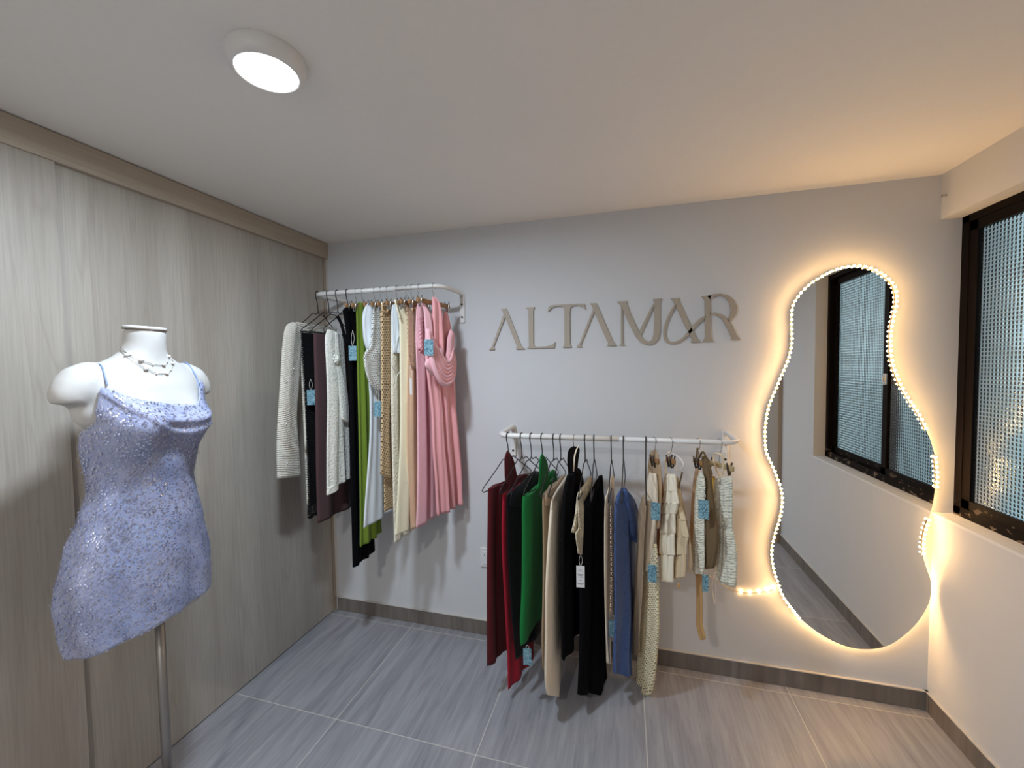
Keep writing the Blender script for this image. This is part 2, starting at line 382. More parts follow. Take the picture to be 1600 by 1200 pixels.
letter([[(1136,102),(1187,100),(1187,104),(1183,114),(1240,240),(1290,340),(1314,357),(1314,360),(1254,363),(1254,359),(1260,345),(1205,235),(1160,140),(1148,115),(1136,106)],
        [(1158,135),(1135,170),(1110,220),(1093,270),(1089,315),(1094,345),(1108,364),(1135,373),(1165,370),(1205,352),(1245,315),(1290,262),(1340,217),(1340,203),(1310,218),(1280,245),(1240,294),(1205,335),(1170,355),(1140,360),(1117,352),(1105,328),(1104,295),(1114,250),(1138,195),(1168,145)],
        [(1319,89),(1375,83),(1368,105),(1368,180),(1372,330),(1385,352),(1385,356),(1326,359),(1326,355),(1337,335),(1335,110),(1319,92)],
        [(1350,88),(1390,76),(1430,73),(1475,84),(1508,110),(1526,150),(1522,190),(1504,217),(1478,240),(1470,226),(1485,200),(1490,165),(1480,125),(1458,97),(1425,85),(1395,90),(1368,108)],
        [(1365,188),(1400,185),(1440,198),(1478,230),(1500,265),(1525,322),(1546,343),(1546,346),(1492,348),(1492,344),(1495,333),(1470,280),(1440,228),(1405,202),(1365,198)]], 'joined letters A and R with curling loop at the right end of wall sign')

# ------------------------------------------------------------------ clothes rails
YR = -.27
def rail(xa, xb, z, label, joint):
    r = empty('clothes_rail', ((xa+xb)/2, 0, z), label, 'clothes rail', 'white wall mounted rails')
    c = .06; yb = YR
    pts = [(xa, -.004, z-.012), (xa, -.012, z+.002), (xa, -.035, z+.004)] + [(xa, yb+c+.02, z+.001)]
    arcL = [(xa+c-c*cos(t), yb+c-c*sin(t), z) for t in [i*pi/2/7 for i in range(8)]]
    arcR = [(xb-c+c*sin(t), yb+c-c*cos(t), z) for t in [i*pi/2/7 for i in range(8)]]
    bm = NB(); tube(bm, catmull(pts, 3)[:-1]+arcL+[(joint, yb, z)], .0125, 14); link('rail_tube', bm, M_WHITE, r)
    bm = NB(); tube(bm, [(joint-.05, yb, z)]+arcR+catmull(pts[::-1], 3)[1:] if False else [(joint-.05, yb, z)]+arcR+[(xb, yb+c+.02, z+.001), (xb, -.035, z+.004), (xb, -.012, z+.002), (xb, -.004, z-.012)], .0105, 14); link('rail_tube', bm, M_WHITE, r)
    for x in (xa, xb):
        bm = NB(); box(bm, x-.014, -.012, z-.155, x+.014, -.0003, z+.008, bevel=.003)
        b = link('bracket', bm, M_WHITE, r, False)
        for dz in (-.055, -.125):
            bm = NB(); ocyl(bm, (x, -.016, z+dz), (x, -.010, z+dz), .0055, 12); link('screw', bm, plain('dark_screw', (.06, .055, .05, 1), .4, .8), b, False)
rail(.123, .872, 1.903, 'upper white metal rail on the back wall, beside the oak sliding doors', .62)
rail(1.152, 2.186, 1.178, 'lower white metal rail on the back wall, under the sign', 1.705)

# ------------------------------------------------------------------ garment planes
UPZ, LOZ = 1.903, 1.178
class Pl:
    def __init__(s, hook, phi, upper):
        s.zr = UPZ if upper else LOZ
        s.hx = aty(hook, 460 if upper else 685, YR).x; s.phi = phi
        s.d = Vector((-sin(phi), -cos(phi), 0)); s.n = Vector((cos(phi), -sin(phi), 0)); s.o = Vector((s.hx, YR, 0))
    def at(s, a, z, off=0): return s.o + s.d*a + s.n*off + Vector((0, 0, z))
    def px(s, u, v, off=0):
        r = ray(u, v); t = (s.o + s.n*off - CAM).dot(s.n)/r.dot(s.n); P = CAM + r*t
        return ((P-s.o).dot(s.d), P.z)
def near(pl, rows, k=1.0, smax=.215, off=0):
    L, R = [], []
    for q in rows:
        a, z = pl.px(q[0], q[1], off); kk = q[2] if len(q) > 2 else k
        a = max(-.3, min(.30, a)); L.append((a, z)); R.append((max(-smax, min(smax, -a*kk)), z))
    return L, R
def both(pl, rows, off=0):
    return [pl.px(q[0], q[1], off) for q in rows], [pl.px(q[2], q[3], off) for q in rows]
def lerp(a, b, t): return a+(b-a)*t
def resamp(L, m):
    P = catmull([(a, z, 0) for a, z in L], 8); n = len(P)-1
    return [(lerp(P[int(t)], P[min(n, int(t)+1)], t-int(t)).x, lerp(P[int(t)], P[min(n, int(t)+1)], t-int(t)).y) for t in [i*n/(m-1)*.99999 for i in range(m)]]
def loft(pl, LR, thick=.03, nf=4, amp=.006, seed=0, off=0, nseg=26, scallop=0, side=0.2, warp=1.0, bm=None):
    L, R = LR; L = [(max(-.225, min(.345, a)), z) for a, z in L]; R = [(max(-.225, min(.30, a)), z) for a, z in R]; rnd = random.Random(seed); nf *= .62; amp *= 1.3
    ln = abs(L[0][1]-L[-1][1])
    m = max(14, int(ln/.018)); L = resamp(L, m); R = resamp(R, m)
    own = bm is None
    if own: bm = NB()
    uvl = bm.loops.layers.uv.verify()
    ph = [rnd.uniform(0, 6.28) for _ in range(6)]
    rings = []
    for i in range(m):
        t = i/(m-1); g = .25+.75*t
        tp = min(1, .3+t*5)
        ring = []
        wid = abs(L[i][0]-R[i][0])
        for sgn in (1, -1):
            row = []
            for k in range(nseg+1):
                c = k/nseg; cc = c + .03*sin(3*t+ph[0])*warp
                a = lerp(L[i][0], R[i][0], c); z = lerp(L[i][1], R[i][1], c)
                f = sin(2*pi*nf*cc+ph[1]+.7*sin(2.2*t+ph[2])) + .42*sin(2*pi*nf*1.73*cc+ph[3]+t*1.4)
                e = (1-abs(2*c-1)**3.2)
                f2 = .22*sin(2*pi*nf*2.3*cc+ph[4]+t*2)
                o_ = off + amp*g*(f+f2)*(.35+.65*e) + sgn*thick/2*tp*sqrt(max(0, e))*(.85+.15*sin(9*c+ph[5]))
                a += side*amp*sin(7*t+ph[2])*(1-2*c)
                if scallop and i == m-1: z -= scallop*abs(sin(c*pi*9))
                row.append(bm.verts.new(pl.at(a, z, o_)))
            ring.append(row)
        rings.append(ring)
    def face(vs, uvs):
        try: f = bm.faces.new(vs)
        except ValueError: return
        f.smooth = True
        for lp, q in zip(f.loops, uvs): lp[uvl].uv = q
    for i in range(m-1):
        z0, z1 = L[i][1], L[i+1][1]
        for sI in (0, 1):
            for k in range(nseg):
                u0 = lerp(L[i][0], R[i][0], k/nseg); u1 = lerp(L[i][0], R[i][0], (k+1)/nseg); u2 = lerp(L[i+1][0], R[i+1][0], (k+1)/nseg); u3 = lerp(L[i+1][0], R[i+1][0], k/nseg)
                A = rings[i][sI]; B = rings[i+1][sI]; q = 1.3*sI
                face((A[k], A[k+1], B[k+1], B[k]), ((u0+q, z0), (u1+q, z0), (u2+q, z1), (u3+q, z1)))
        for k in (0, nseg):
            A0, A1, B0, B1 = rings[i][0][k], rings[i][1][k], rings[i+1][0][k], rings[i+1][1][k]
            face((A0, A1, B1, B0), ((0, 0), (0, 0), (0, 0), (0, 0)))
    for i in (0, m-1):
        for k in range(nseg):
            face((rings[i][0][k], rings[i][0][k+1], rings[i][1][k+1], rings[i][1][k]), ((0, 0), (0, 0), (0, 0), (0, 0)))
    bmesh.ops.remove_doubles(bm, verts=bm.verts[:], dist=.00005)
    return bm

# hangers
def hook_pts(pl, r=.0145):
    z = pl.zr
    arc = [(-r*cos(t) if False else r*cos(t), r*sin(t)) for t in [(-50+i*230/10)*pi/180 for i in range(11)]]
    # opens towards the wall, neck comes down on the room side
    pts = [pl.at(-a, z+b) for a, b in arc]           # from wall side over the bar to the room side
    pts += [pl.at(.013, z-.020), pl.at(.004, z-.045), pl.at(0, z-.07), pl.at(0, z-.095)]
    return pts
HW, HZ0, HZ1 = .200, -.098, -.208
def wire_hanger(pl, label, w_=HW, color=None):
    r = empty('wire_hanger', pl.at(0, pl.zr-.1), label, 'hanger', 'thin black clothes hangers')
    z = pl.zr; bm = NB(); tube(bm, catmull(hook_pts(pl), 3), .0026, 6); link('hook', bm, M_BLACK, r)
    body = [(0, -.095), (.012, -.108), (.045, -.106), (w_*.5, -.145), (w_-.012, HZ1+.008), (w_, HZ1-.004), (w_-.01, HZ1-.014), (0, HZ1-.016), (-w_+.01, HZ1-.014), (-w_, HZ1-.004), (-w_+.012, HZ1+.008), (-w_*.5, -.145), (-.045, -.106), (-.012, -.108)]
    bm = NB(); tube(bm, [pl.at(a, z+b) for a, b in body], .0024, 6, cyclic=True); link('shoulder_wire', bm, M_BLACK, r)
M_BAMB = plain('bamboo_wood', (.30, .16, .065, 1), .5)
M_CLIP = plain('dark_clip', (.05, .04, .035, 1), .3, .6)
def clip_hanger(pl, label, w_=.13, clips=M_STEEL, wood=None, drop=-.085):
    r = empty('clip_hanger', pl.at(0, pl.zr-.08), label, 'hanger', 'wooden clip hangers')
    z = pl.zr; bm = NB(); tube(bm, catmull(hook_pts(pl)[:-2]+[pl.at(0, z+drop+.01)], 3), .0016, 6); link('hook', bm, M_STEEL, r)
    bm = NB(); box(bm, -w_, -.005, -.011, w_, .005, .011, bevel=.003); c_ = pl.at(0, z+drop); bm.transform(Matrix(((pl.d.x, pl.n.x, 0, c_.x), (pl.d.y, pl.n.y, 0, c_.y), (0, 0, 1, c_.z), (0, 0, 0, 1)))); link('wooden_bar', bm, wood or M_BAMB, r)
    for s in (-1, 1):
        bm = NB(); a = s*(w_-.022)
        for q in (-1, 1):
            tube(bm, [pl.at(a, z+drop+.022, q*.013), pl.at(a, z+drop-.004, q*.0075), pl.at(a, z+drop-.030, q*.003)], [.0032, .004, .0032], 6)
        tube(bm, [pl.at(a-.006, z+drop-.010), pl.at(a+.006, z+drop-.010)], .0045, 8)
        link('clip', bm, clips, r)

def tagm():
    t = NT('blue_marbled_card'); n1 = t.n('ShaderNodeTexNoise', i_Scale=95.0, i_Detail=3.0, i_Distortion=2.5); t.l(t.map('Object', (1, 1, 1.4)), n1.inputs['Vector'])
    a = t.mix(t.ramp(n1.outputs[0], .44, .54), (.035, .12, .18, 1), (.26, .46, .54, 1)); t.l(a, t.b.inputs['Base Color']); t.b.inputs['Roughness'].default_value = .4; return t.m
M_TAG = tagm()
M_STR = plain('white_cord', (.72, .70, .66, 1), .7)
def swing_tag(parent, pl, u, v, off, hu, hv, w_=.036, h_=.074, mat=None, yaw=.5, label='pale blue marbled price tag', lines=False):
    """card centred where the photo shows it, hanging from (hu, hv)"""
    a, z = pl.px(u, v, off); c = pl.at(a, z, off)
    a2, z2 = pl.px(hu, hv, off*.8); hp = pl.at(a2, z2, off*.8)
    toc = (CAM-c); toc.z = 0; toc.normalize(); rt = Vector((-toc.y, toc.x, 0)); ang = yaw-.5
    rt = rt*cos(ang)+toc*sin(ang); nn = rt.cross(Vector((0, 0, 1)))
    bm = NB(); box(bm, -w_/2, -.0007, -h_/2, w_/2, .0007, h_/2, bevel=.0004)
    M = Matrix(((rt.x, nn.x, 0, c.x), (rt.y, nn.y, 0, c.y), (0, 0, 1, c.z), (0, 0, 0, 1))); bm.transform(M)
    o = link('price_tag', bm, mat or M_TAG, parent, False); o['label'] = label
    top = c+Vector((0, 0, h_/2-.004))
    bm = NB(); mid = (hp+top)/2
    tube(bm, catmull([top, mid+rt*.008, hp], 5), .0008, 5); tube(bm, catmull([top, mid-rt*.006, hp], 5), .0008, 5)
    link('tag_cord', bm, M_STR, o)
    if lines:
        bm = NB()
        for i, (zz, ww) in enumerate(((.030, .010), (.024, .022), (.010, .024), (.004, .018), (-.002, .022), (-.014, .008), (-.028, .026), (-.032, .022))):
            box(bm, -ww/2, -.0012 if False else -.0011, zz-.0009, ww/2, .0011, zz+.0009)
        bm.transform(M); link('printed_lines', bm, plain('grey_ink', (.2, .2, .22, 1), .7), o, False)
    return o

def garment(name, pl, label, cat='dress', group=None):
    return empty(name, pl.at(0, pl.zr-.22), label, cat, group or ('garments on the upper rail' if pl.zr > 1.5 else 'garments on the lower rail'))
def put(root, name, pl, LR, mat, **kw):
    bm = loft(pl, LR, **kw); return link(name, bm, mat, root)
def strap(root, name, pl, pts, mat, r=.003, off=0.0, flat=.5, nearonly=False):
    P = []
    for q in pts:
        o_ = q[2] if len(q) > 2 else off; a, z = pl.px(q[0], q[1], o_); P.append(pl.at(a, z, o_))
    bm = NB(); tube(bm, catmull(P, 5), r, 8, flat=flat); return link(name, bm, mat, root)
def lstrap(root, name, pl, pts, mat, r=.003, flat=.5):
    bm = NB(); tube(bm, catmull([pl.at(a, z, o_) for a, z, o_ in pts], 5), r, 8, flat=flat); return link(name, bm, mat, root)
# ------------------------------------------------------------------ garments, upper rail
C_ = rgb
M_cardi = cloth('white_crochet_knit', rgb(205, 200, 188, 1.35), 'knit', 1.3)
M_blk = cloth('black_jersey', (.0032, .003, .0042, 1), 'black', rough=.9)
M_blace = cloth('black_lace', (.004, .0036, .0045, 1), 'lace', 1.6, .9)
M_brown = cloth('dark_maroon_jersey', rgb(66, 46, 48, 1.5), 'plain')
M_white = cloth('white_ribbed_knit', rgb(208, 208, 200, 1.3), 'boucle')
M_olive = cloth('olive_green_jersey', rgb(98, 118, 36, 1.5), 'plain')
M_wsat = cloth('cool_white_satin', rgb(205, 212, 224, 1.3), 'satin')
M_wcro = cloth('white_open_crochet', rgb(208, 208, 202, 1.35), 'crochet', 1.0)
M_tancro = cloth('tan_lace_crochet', rgb(182, 157, 122, 1.5), 'crochet', .75)
M_ivory = cloth('ivory_knit', rgb(218, 210, 192, 1.25), 'boucle')
M_cream = cloth('cream_satin', rgb(232, 218, 188, 1.2), 'satin')
M_net = cloth('beige_net_crochet', rgb(215, 190, 165, 1.3), 'net', 1.5)
M_beige = cloth('beige_jersey', rgb(200, 170, 140, 1.35), 'plain')
M_pink = cloth('light_pink_jersey', rgb(236, 172, 180, 1.25), 'plain')
M_pink2 = cloth('rose_pink_jersey', rgb(232, 158, 162, 1.25), 'plain')

pU = {k: Pl(h, ph, True) for k, h, ph in (('1', 496, -.12), ('2', 513, .0), ('3', 527, -.03), ('4', 543, -.05), ('5', 557, -.06), ('6', 567, -.04), ('7', 586, -.02), ('7b', 596, .0), ('8', 606, .02),
     ('9', 621, .02), ('10', 636, .02), ('11', 644, .02), ('12', 655, .02), ('13', 678, .16))}
# 1 white crochet cardigan
p = pU['1']; wire_hanger(p, 'black wire hanger nearest the sliding doors, holding the white cardigan')
g = garment('knit_cardigan', p, 'white crochet knit cardigan with long sleeves, leftmost on the upper rail', 'cardigan')
put(g, 'body', p, near(p, [(478, 510), (464, 503), (466, 515), (470, 560), (473, 620), (476, 690), (478, 745), (480, 790)]), M_cardi, thick=.026, nf=4, amp=.004, seed=1, off=-.002)
put(g, 'sleeve', p, both(p, [(456, 503, 468, 505), (446, 512, 471, 524), (441, 545, 469, 560), (438, 590, 466, 605), (434.5, 640, 463, 650), (432, 690, 466, 695), (432, 748, 469.5, 744)], -.002), M_cardi, thick=.04, nf=1, amp=.003, seed=2, off=-.002)
lstrap(g, 'button_band', p, [(.10, 1.70, .012), (.13, 1.60, .014), (.15, 1.40, .014), (.155, 1.1, .012)], M_cardi, .006)
for u, v in ((459, 576), (449, 596), (448, 662), (449, 724)):
    a, z = p.px(u, v, .02); bm = NB(); ball(bm, p.at(a, z, .019), .0042); link('pearl_bead', bm, M_PLAST, g)
# 2 black lace dress
p = pU['2']; wire_hanger(p, 'black wire hanger holding the black lace dress beside the white cardigan')
g = garment('lace_dress', p, 'black lace dress with scalloped hem between white cardigan and dark maroon garment')
put(g, 'body', p, near(p, [(484, 517), (470, 517), (470, 524), (473, 580), (477, 650), (480, 720), (481, 770), (480, 809)], 1.0), M_blace, thick=.022, nf=5, amp=.004, seed=3, scallop=.012)
put(g, 'lining', p, near(p, [(486, 521), (473, 521), (473, 535), (476, 600), (480, 680), (483, 740), (484, 790)], .95, .2), M_blk, thick=.010, nf=5, amp=.003, seed=3)
swing_tag(g, p, 486, 621, .03, 485, 592)
# 3 maroon
p = pU['3']; wire_hanger(p, 'black wire hanger holding the dark maroon dress on the upper rail')
g = garment('maroon_dress', p, 'dark maroon dress hanging in long soft folds beside black lace dress')
put(g, 'body', p, near(p, [(500, 522), (490, 522), (489, 530), (491, 600), (493, 680), (494, 750), (496, 818)], .95), M_brown, thick=.026, nf=4, amp=.006, seed=4)
# 4 white knit with rose
p = pU['4']; wire_hanger(p, 'black wire hanger holding the white knit top with a rose')
g = garment('knit_cardigan', p, 'white knit long-sleeved top with a fabric rose on its front', 'top')
put(g, 'body', p, both(p, [(515, 517, 534, 521), (512, 540, 537, 540), (513, 600, 541, 600), (514, 660, 545, 655), (522, 720, 546, 715), (526, 757, 546, 747)]), M_white, thick=.03, nf=2, amp=.005, seed=5)
put(g, 'sleeve', p, both(p, [(512, 514, 524, 518), (508, 530, 523, 540), (510, 575, 528, 585), (512, 630, 528, 640), (511, 700, 527, 705), (511, 774, 527, 762)], .014), M_white, thick=.022, nf=1, amp=.003, seed=6, off=.014)
put(g, 'sleeve', p, both(p, [(523, 518, 529, 519), (522, 560, 532, 565), (527, 600, 541, 600), (531, 640, 545, 640), (533, 655, 545, 662)], .018), M_white, thick=.018, nf=1, amp=.003, seed=7, off=.018)
put(g, 'cuff', p, both(p, [(511, 762, 527.5, 752), (511, 774, 527.5, 763)], .014), M_white, thick=.030, nf=1, amp=.002, seed=6, off=.014)
bm = NB(); a, z = p.px(526, 561, .035); c = p.at(a, z, .034)
for i in range(16):
    t = i*.9; r_ = .003+.0011*i; q = c + p.d*(r_*cos(t)) + Vector((0, 0, r_*sin(t))) + p.n*(.008-.0006*i)
    ball(bm, q, .0075, 8, (.7, .7, .9))
link('fabric_rose', bm, M_white, g)
# 5 black dress
p = pU['5']; clip_hanger(p, 'wooden clip hanger holding the long black dress', .10)
g = garment('black_dress', p, 'long plain black dress with thin strap, its hem lowest on the upper rail')
put(g, 'body', p, near(p, [(548, 476, .8), (536, 484, .8), (537, 496, .9), (541, 530), (545, 600), (547, 680), (548, 760), (550, 830), (551.5, 887)], 1.0, .2), M_blk, thick=.024, nf=4, amp=.005, seed=8)
strap(g, 'shoulder_strap', p, [(527, 494, .0), (532, 503, .004), (537, 519, .006), (542, 540, .004)], M_blk, .0075, flat=.4)
swing_tag(g, p, 551, 552, .026, 551, 516)
# 6 olive dress
p = pU['6']; clip_hanger(p, 'wooden clip hanger holding the olive green dress', .10)
g = garment('olive_dress', p, 'long olive green dress hanging in straight folds')
put(g, 'body', p, near(p, [(561, 472), (556.5, 478), (557, 500), (557.5, 560), (559, 640), (561, 740), (562, 800), (562, 855)], 1.15), M_olive, thick=.026, nf=5, amp=.007, seed=9)
# 7 white dress
p = pU['7']; clip_hanger(p, 'wooden clip hanger holding the white dress with puffed bodice', .10)
g = garment('white_dress', p, 'cool white dress with puffed gathered bodice and flared smooth skirt')
put(g, 'body', p, near(p, [(582, 474), (572, 479), (571, 520), (573, 570), (577, 620), (577, 680), (573, 740), (569, 790), (567, 826)], .75), M_wsat, thick=.024, nf=3, amp=.005, seed=10)
put(g, 'gathered_bodice', p, both(p, [(572, 476, 580, 478), (567.5, 492, 583, 492), (568, 515, 583, 515), (570, 532, 582, 532), (575, 546, 581, 548)], .01), M_wsat, thick=.036, nf=2, amp=.005, seed=11, off=.012)
# 7b crochet top
p = pU['7b']; clip_hanger(p, 'wooden clip hanger holding the white crochet top', .09)
g = garment('crochet_blouse', p, 'short white open crochet top hanging in front of the white dress', 'top')
put(g, 'body', p, both(p, [(583, 476, 600, 480), (581, 510, 602, 510), (577, 542, 602, 545), (568.5, 553, 602, 560), (570, 575, 602, 580), (577, 598, 602, 602), (588, 610, 602, 611)], .0), M_wcro, thick=.024, nf=2, amp=.003, seed=12)
swing_tag(g, p, 590, 639, .02, 589, 610)
# 8 tan crochet cardigan
p = pU['8']; clip_hanger(p, 'wooden clip hanger holding the tan lace crochet cardigan', .09)
g = garment('crochet_cardigan', p, 'tan lacy crochet cardigan with long sleeve and round ring at the collar', 'cardigan')
put(g, 'body', p, near(p, [(602, 476), (595.5, 480), (596, 520), (597, 600), (600, 700), (601, 760), (601.5, 800)], 1.0), M_tancro, thick=.016, nf=2, amp=.003, seed=13, off=-.004)
put(g, 'sleeve', p, both(p, [(596, 476, 611, 478), (595, 500, 611, 500), (595.5, 600, 611, 600), (595.5, 660, 608, 665), (594, 741, 610, 748)], .010), M_tancro, thick=.02, nf=1, amp=.002, seed=14, off=.012)
bm = NB(); a, z = p.px(602, 480, .028); tube(bm, [p.at(a+.026*cos(t), z+.024*sin(t), .028) for t in [i*pi/10 for i in range(20)]], .0035, 8, cyclic=True); link('collar_ring', bm, plain('tan_yarn', rgb(190, 160, 120, 1.4), .8), g)
# 9 ivory
p = pU['9']; clip_hanger(p, 'wooden clip hanger holding the long ivory dress with knotted cord', .10)
g = garment('ivory_dress', p, 'long ivory knit dress with white gathered front and a hanging cord')
put(g, 'body', p, near(p, [(616, 474), (612, 478), (611, 500), (611, 580), (611.5, 680), (613.5, 780), (615, 849)], 1.15), M_ivory, thick=.022, nf=3, amp=.005, seed=15)
put(g, 'gathered_front', p, both(p, [(613, 476, 619, 476), (612, 500, 624, 500), (613, 530, 624, 530), (615, 552, 623, 552)], .012), M_wsat, thick=.024, nf=3, amp=.005, seed=16, off=.013)
strap(g, 'waist_cord', p, [(622, 490, .03), (624, 520, .03), (613, 553, .028), (612, 570, .03), (619, 580, .03), (627, 577, .03), (620, 588, .03), (619, 600, .03)], M_STR, .0022)
# 10 cream satin
p = pU['10']; clip_hanger(p, 'wooden clip hanger holding the cream satin dress', .09)
g = garment('satin_dress', p, 'shiny cream satin dress flaring to its hem beside pink dresses')
put(g, 'body', p, near(p, [(630, 472), (625, 477), (625, 500), (625.5, 580), (625.5, 660), (623, 730), (620, 790), (617.5, 838)], 1.0, .2), M_cream, thick=.03, nf=3, amp=.008, seed=17)
strap(g, 'shoulder_strap', p, [(617, 468, .0), (621, 484, .01), (625, 498, .014)], M_cream, .004)
# 11 beige net
p = pU['11']; clip_hanger(p, 'wooden clip hanger holding the beige net-bodice dress', .11)
g = garment('crochet_dress', p, 'beige dress with open net crochet bodice, half hidden left of the pink dresses')
put(g, 'crochet_bodice', p, both(p, [(635, 478, 650, 490), (636, 510, 655, 520), (637, 545, 656, 550), (641, 572, 657, 580)], .012), M_net, thick=.012, nf=1, amp=.003, seed=18, off=.012)
put(g, 'skirt', p, near(p, [(644, 480), (640, 484), (639, 540), (638, 600), (637.5, 680), (640, 760), (644, 828)], 1.6, .2), M_beige, thick=.02, nf=3, amp=.006, seed=19, off=-.004)
swing_tag(g, p, 642, 604, .03, 641, 572, .010, .078, M_PLAST, label='narrow white paper tag')
# 12 pink ruched
p = pU['12']; clip_hanger(p, 'wooden clip hanger holding the ruched light pink dress', .10)
g = garment('pink_dress', p, 'light pink dress with braided ruched neckline, left of the two pink dresses')
put(g, 'body', p, near(p, [(656, 470, 2), (651.5, 474, 3), (650.5, 490, 4), (650, 530, 4), (651.5, 580, 4), (652, 640, 4), (652.5, 700, 4), (652, 760, 4), (650.5, 826, 4)], 4, .21), M_pink, thick=.026, nf=4, amp=.007, seed=20)
put(g, 'ruched_band', p, both(p, [(652, 474, 664, 478), (651, 495, 668, 500), (653, 520, 666, 522), (655, 545, 664, 548)], .018), M_pink, thick=.022, nf=4, amp=.006, seed=21, off=.018)
for i in range(9):
    u = 660+.6*sin(i); v = 496+i*6.5; strap(g, 'braid_twist', p, [(u-6, v+3, .03), (u, v-2, .036), (u+6, v+4, .03)], M_pink, .0035)
# 13 pink draped
p = pU['13']; clip_hanger(p, 'wooden clip hanger at the right end of the upper rail, holding the draped pink dress', .135)
g = garment('pink_dress', p, 'rose pink dress with big draped cowl folds, rightmost on the upper rail')
put(g, 'skirt', p, both(p, [(668, 520, 706, 520), (664, 550, 709, 560), (668, 590, 711, 600), (674, 640, 713, 640), (676, 700, 718, 690), (680, 750, 723, 735), (683, 806, 726, 782)]), M_pink2, thick=.034, nf=6, amp=.011, seed=22, nseg=44)
put(g, 'shoulder_drape', p, both(p, [(676, 464, 681, 464), (677, 478, 690, 484), (677, 520, 694, 520), (679, 560, 696, 560), (686, 590, 700, 590)], .025), M_pink2, thick=.026, nf=3, amp=.006, seed=23, off=.022)
put(g, 'shoulder_drape', p, both(p, [(694, 486, 699, 488), (693, 510, 704, 510), (692, 540, 708, 540), (690, 560, 710, 560)], .005), M_pink2, thick=.024, nf=2, amp=.006, seed=24, off=.002)
put(g, 'front_panel', p, both(p, [(662, 478, 668, 482), (664, 500, 680, 505), (665, 520, 682, 530), (664, 545, 684, 550), (666, 570, 686, 585)], .018), M_pink, thick=.022, nf=2, amp=.006, seed=25, off=.016)
put(g, 'sleeve', p, both(p, [(704, 514, 708, 518), (699, 530, 710, 530), (697, 550, 709, 548), (692, 566, 703, 566)], .034), M_pink, thick=.026, nf=1, amp=.003, seed=26, off=.034)
put(g, 'sleeve', p, both(p, [(678, 540, 690, 545), (670, 556, 690, 562), (664, 570, 687, 578), (674, 583, 684, 592)], .045), M_pink, thick=.030, nf=1, amp=.003, seed=27, off=.045)
for i in range(7):
    k = i/6
    strap(g, 'cowl_fold', p, [(lerp(683, 668, k), lerp(545, 512, k)+2, .044), (lerp(690, 676, k), lerp(558, 566, k), .052+.01*k), (lerp(698, 692, k), lerp(567, 600, k), .056+.012*k), (lerp(704, 708, k), lerp(562, 592, k), .050+.01*k), (lerp(707, 711, k), lerp(545, 565, k), .036)], M_pink2 if i % 2 else M_pink, .0125, flat=.7)
swing_tag(g, p, 670, 543, .06, 668, 528, .040, .074)
a, z = p.px(721, 785, .01); bm = NB(); c = p.at(a, z, .014); box(bm, c.x-.001, c.y-.012, c.z-.012, c.x+.001, c.y+.012, c.z+.012); link('care_label', bm, plain('cream_label', rgb(235, 205, 170, 1.2), .6), g, False)

# ------------------------------------------------------------------ garments, lower rail
M_dred = cloth('dark_red_jersey', rgb(72, 6, 14, 1.3), 'plain')
M_crim = cloth('crimson_satin', rgb(140, 14, 36, 1.5), 'plain')
M_bseq = cloth('black_sequin', (.0045, .004, .006, 1), 'sequin')
M_green = cloth('emerald_jersey', rgb(4, 98, 42, 1.3), 'plain')
M_tan = cloth('tan_wool', rgb(142, 122, 100, 1.5), 'plain')
M_crm = cloth('pale_beige_jersey', rgb(205, 192, 172, 1.4), 'plain')
M_crochc = cloth('cream_crochet', rgb(205, 192, 166, 1.35), 'chunky', 1.6)
M_blue = cloth('blue_sequin_cloth', rgb(56, 76, 118, 1.5), 'sequin', 1.2)
M_longc = cloth('cream_lace_crochet', rgb(222, 203, 172, 1.4), 'crochet', .8)
M_taupe = cloth('taupe_satin', rgb(150, 126, 98, 1.5), 'satin')
M_rust = cloth('rust_brown_jersey', rgb(120, 76, 44, 1.5), 'plain')
M_ruf = cloth('ivory_tiered_cotton', rgb(214, 206, 186, 1.3), 'plain')
M_ruf2 = cloth('beige_tiered_cotton', rgb(190, 172, 142, 1.35), 'plain')
M_chk = cloth('white_chunky_knit', rgb(205, 205, 190, 1.35), 'chunky')
M_brn2 = cloth('brown_taupe_cloth', rgb(96, 78, 54, 1.5), 'plain')
M_gold = cloth('gold_satin_ribbon', rgb(160, 126, 82, 1.5), 'satin')
M_yel = cloth('mustard_cloth', rgb(180, 150, 74, 1.4), 'plain')
pL = {k: Pl(h, ph, False) for k, h, ph in (('1', 794, .34), ('2', 815, .26), ('3', 830, .26), ('4', 847, .22), ('5', 865, .13), ('6', 876, .11), ('7', 897, .12), ('8', 914, .22), ('9', 928, .36), ('10', 955, .22), ('11', 974, .34),
     ('12', 1009, -.32), ('12b', 1022, -.42), ('13', 1048, -.42), ('14', 1091, -.34), ('15', 1108, -.40), ('16', 1124, -.55))}
# 1
p = pL['1']; wire_hanger(p, 'black wire hanger sticking out left of the dark red halter dress')
g = garment('halter_dress', p, 'dark red halter neck dress, leftmost on the lower rail')
put(g, 'body', p, near(p, [(781, 758), (764, 763), (761.5, 772), (761, 820), (760.5, 900), (761, 980), (761, 1041)], .95), M_dred, thick=.03, nf=5, amp=.008, seed=31)
put(g, 'halter_neck', p, both(p, [(792.5, 704, 794, 704), (788, 716, 803, 720), (788, 740, 807, 738), (788, 757, 812, 758), (779, 770, 822, 768)], .004), M_dred, thick=.016, nf=1, amp=.003, seed=32, off=.004)
put(g, 'back_panel', p, both(p, [(822, 742, 829, 742), (812, 750, 832, 752), (800, 770, 833, 775), (795, 800, 833, 800)], -.006), M_dred, thick=.02, nf=2, amp=.004, seed=33, off=-.006)
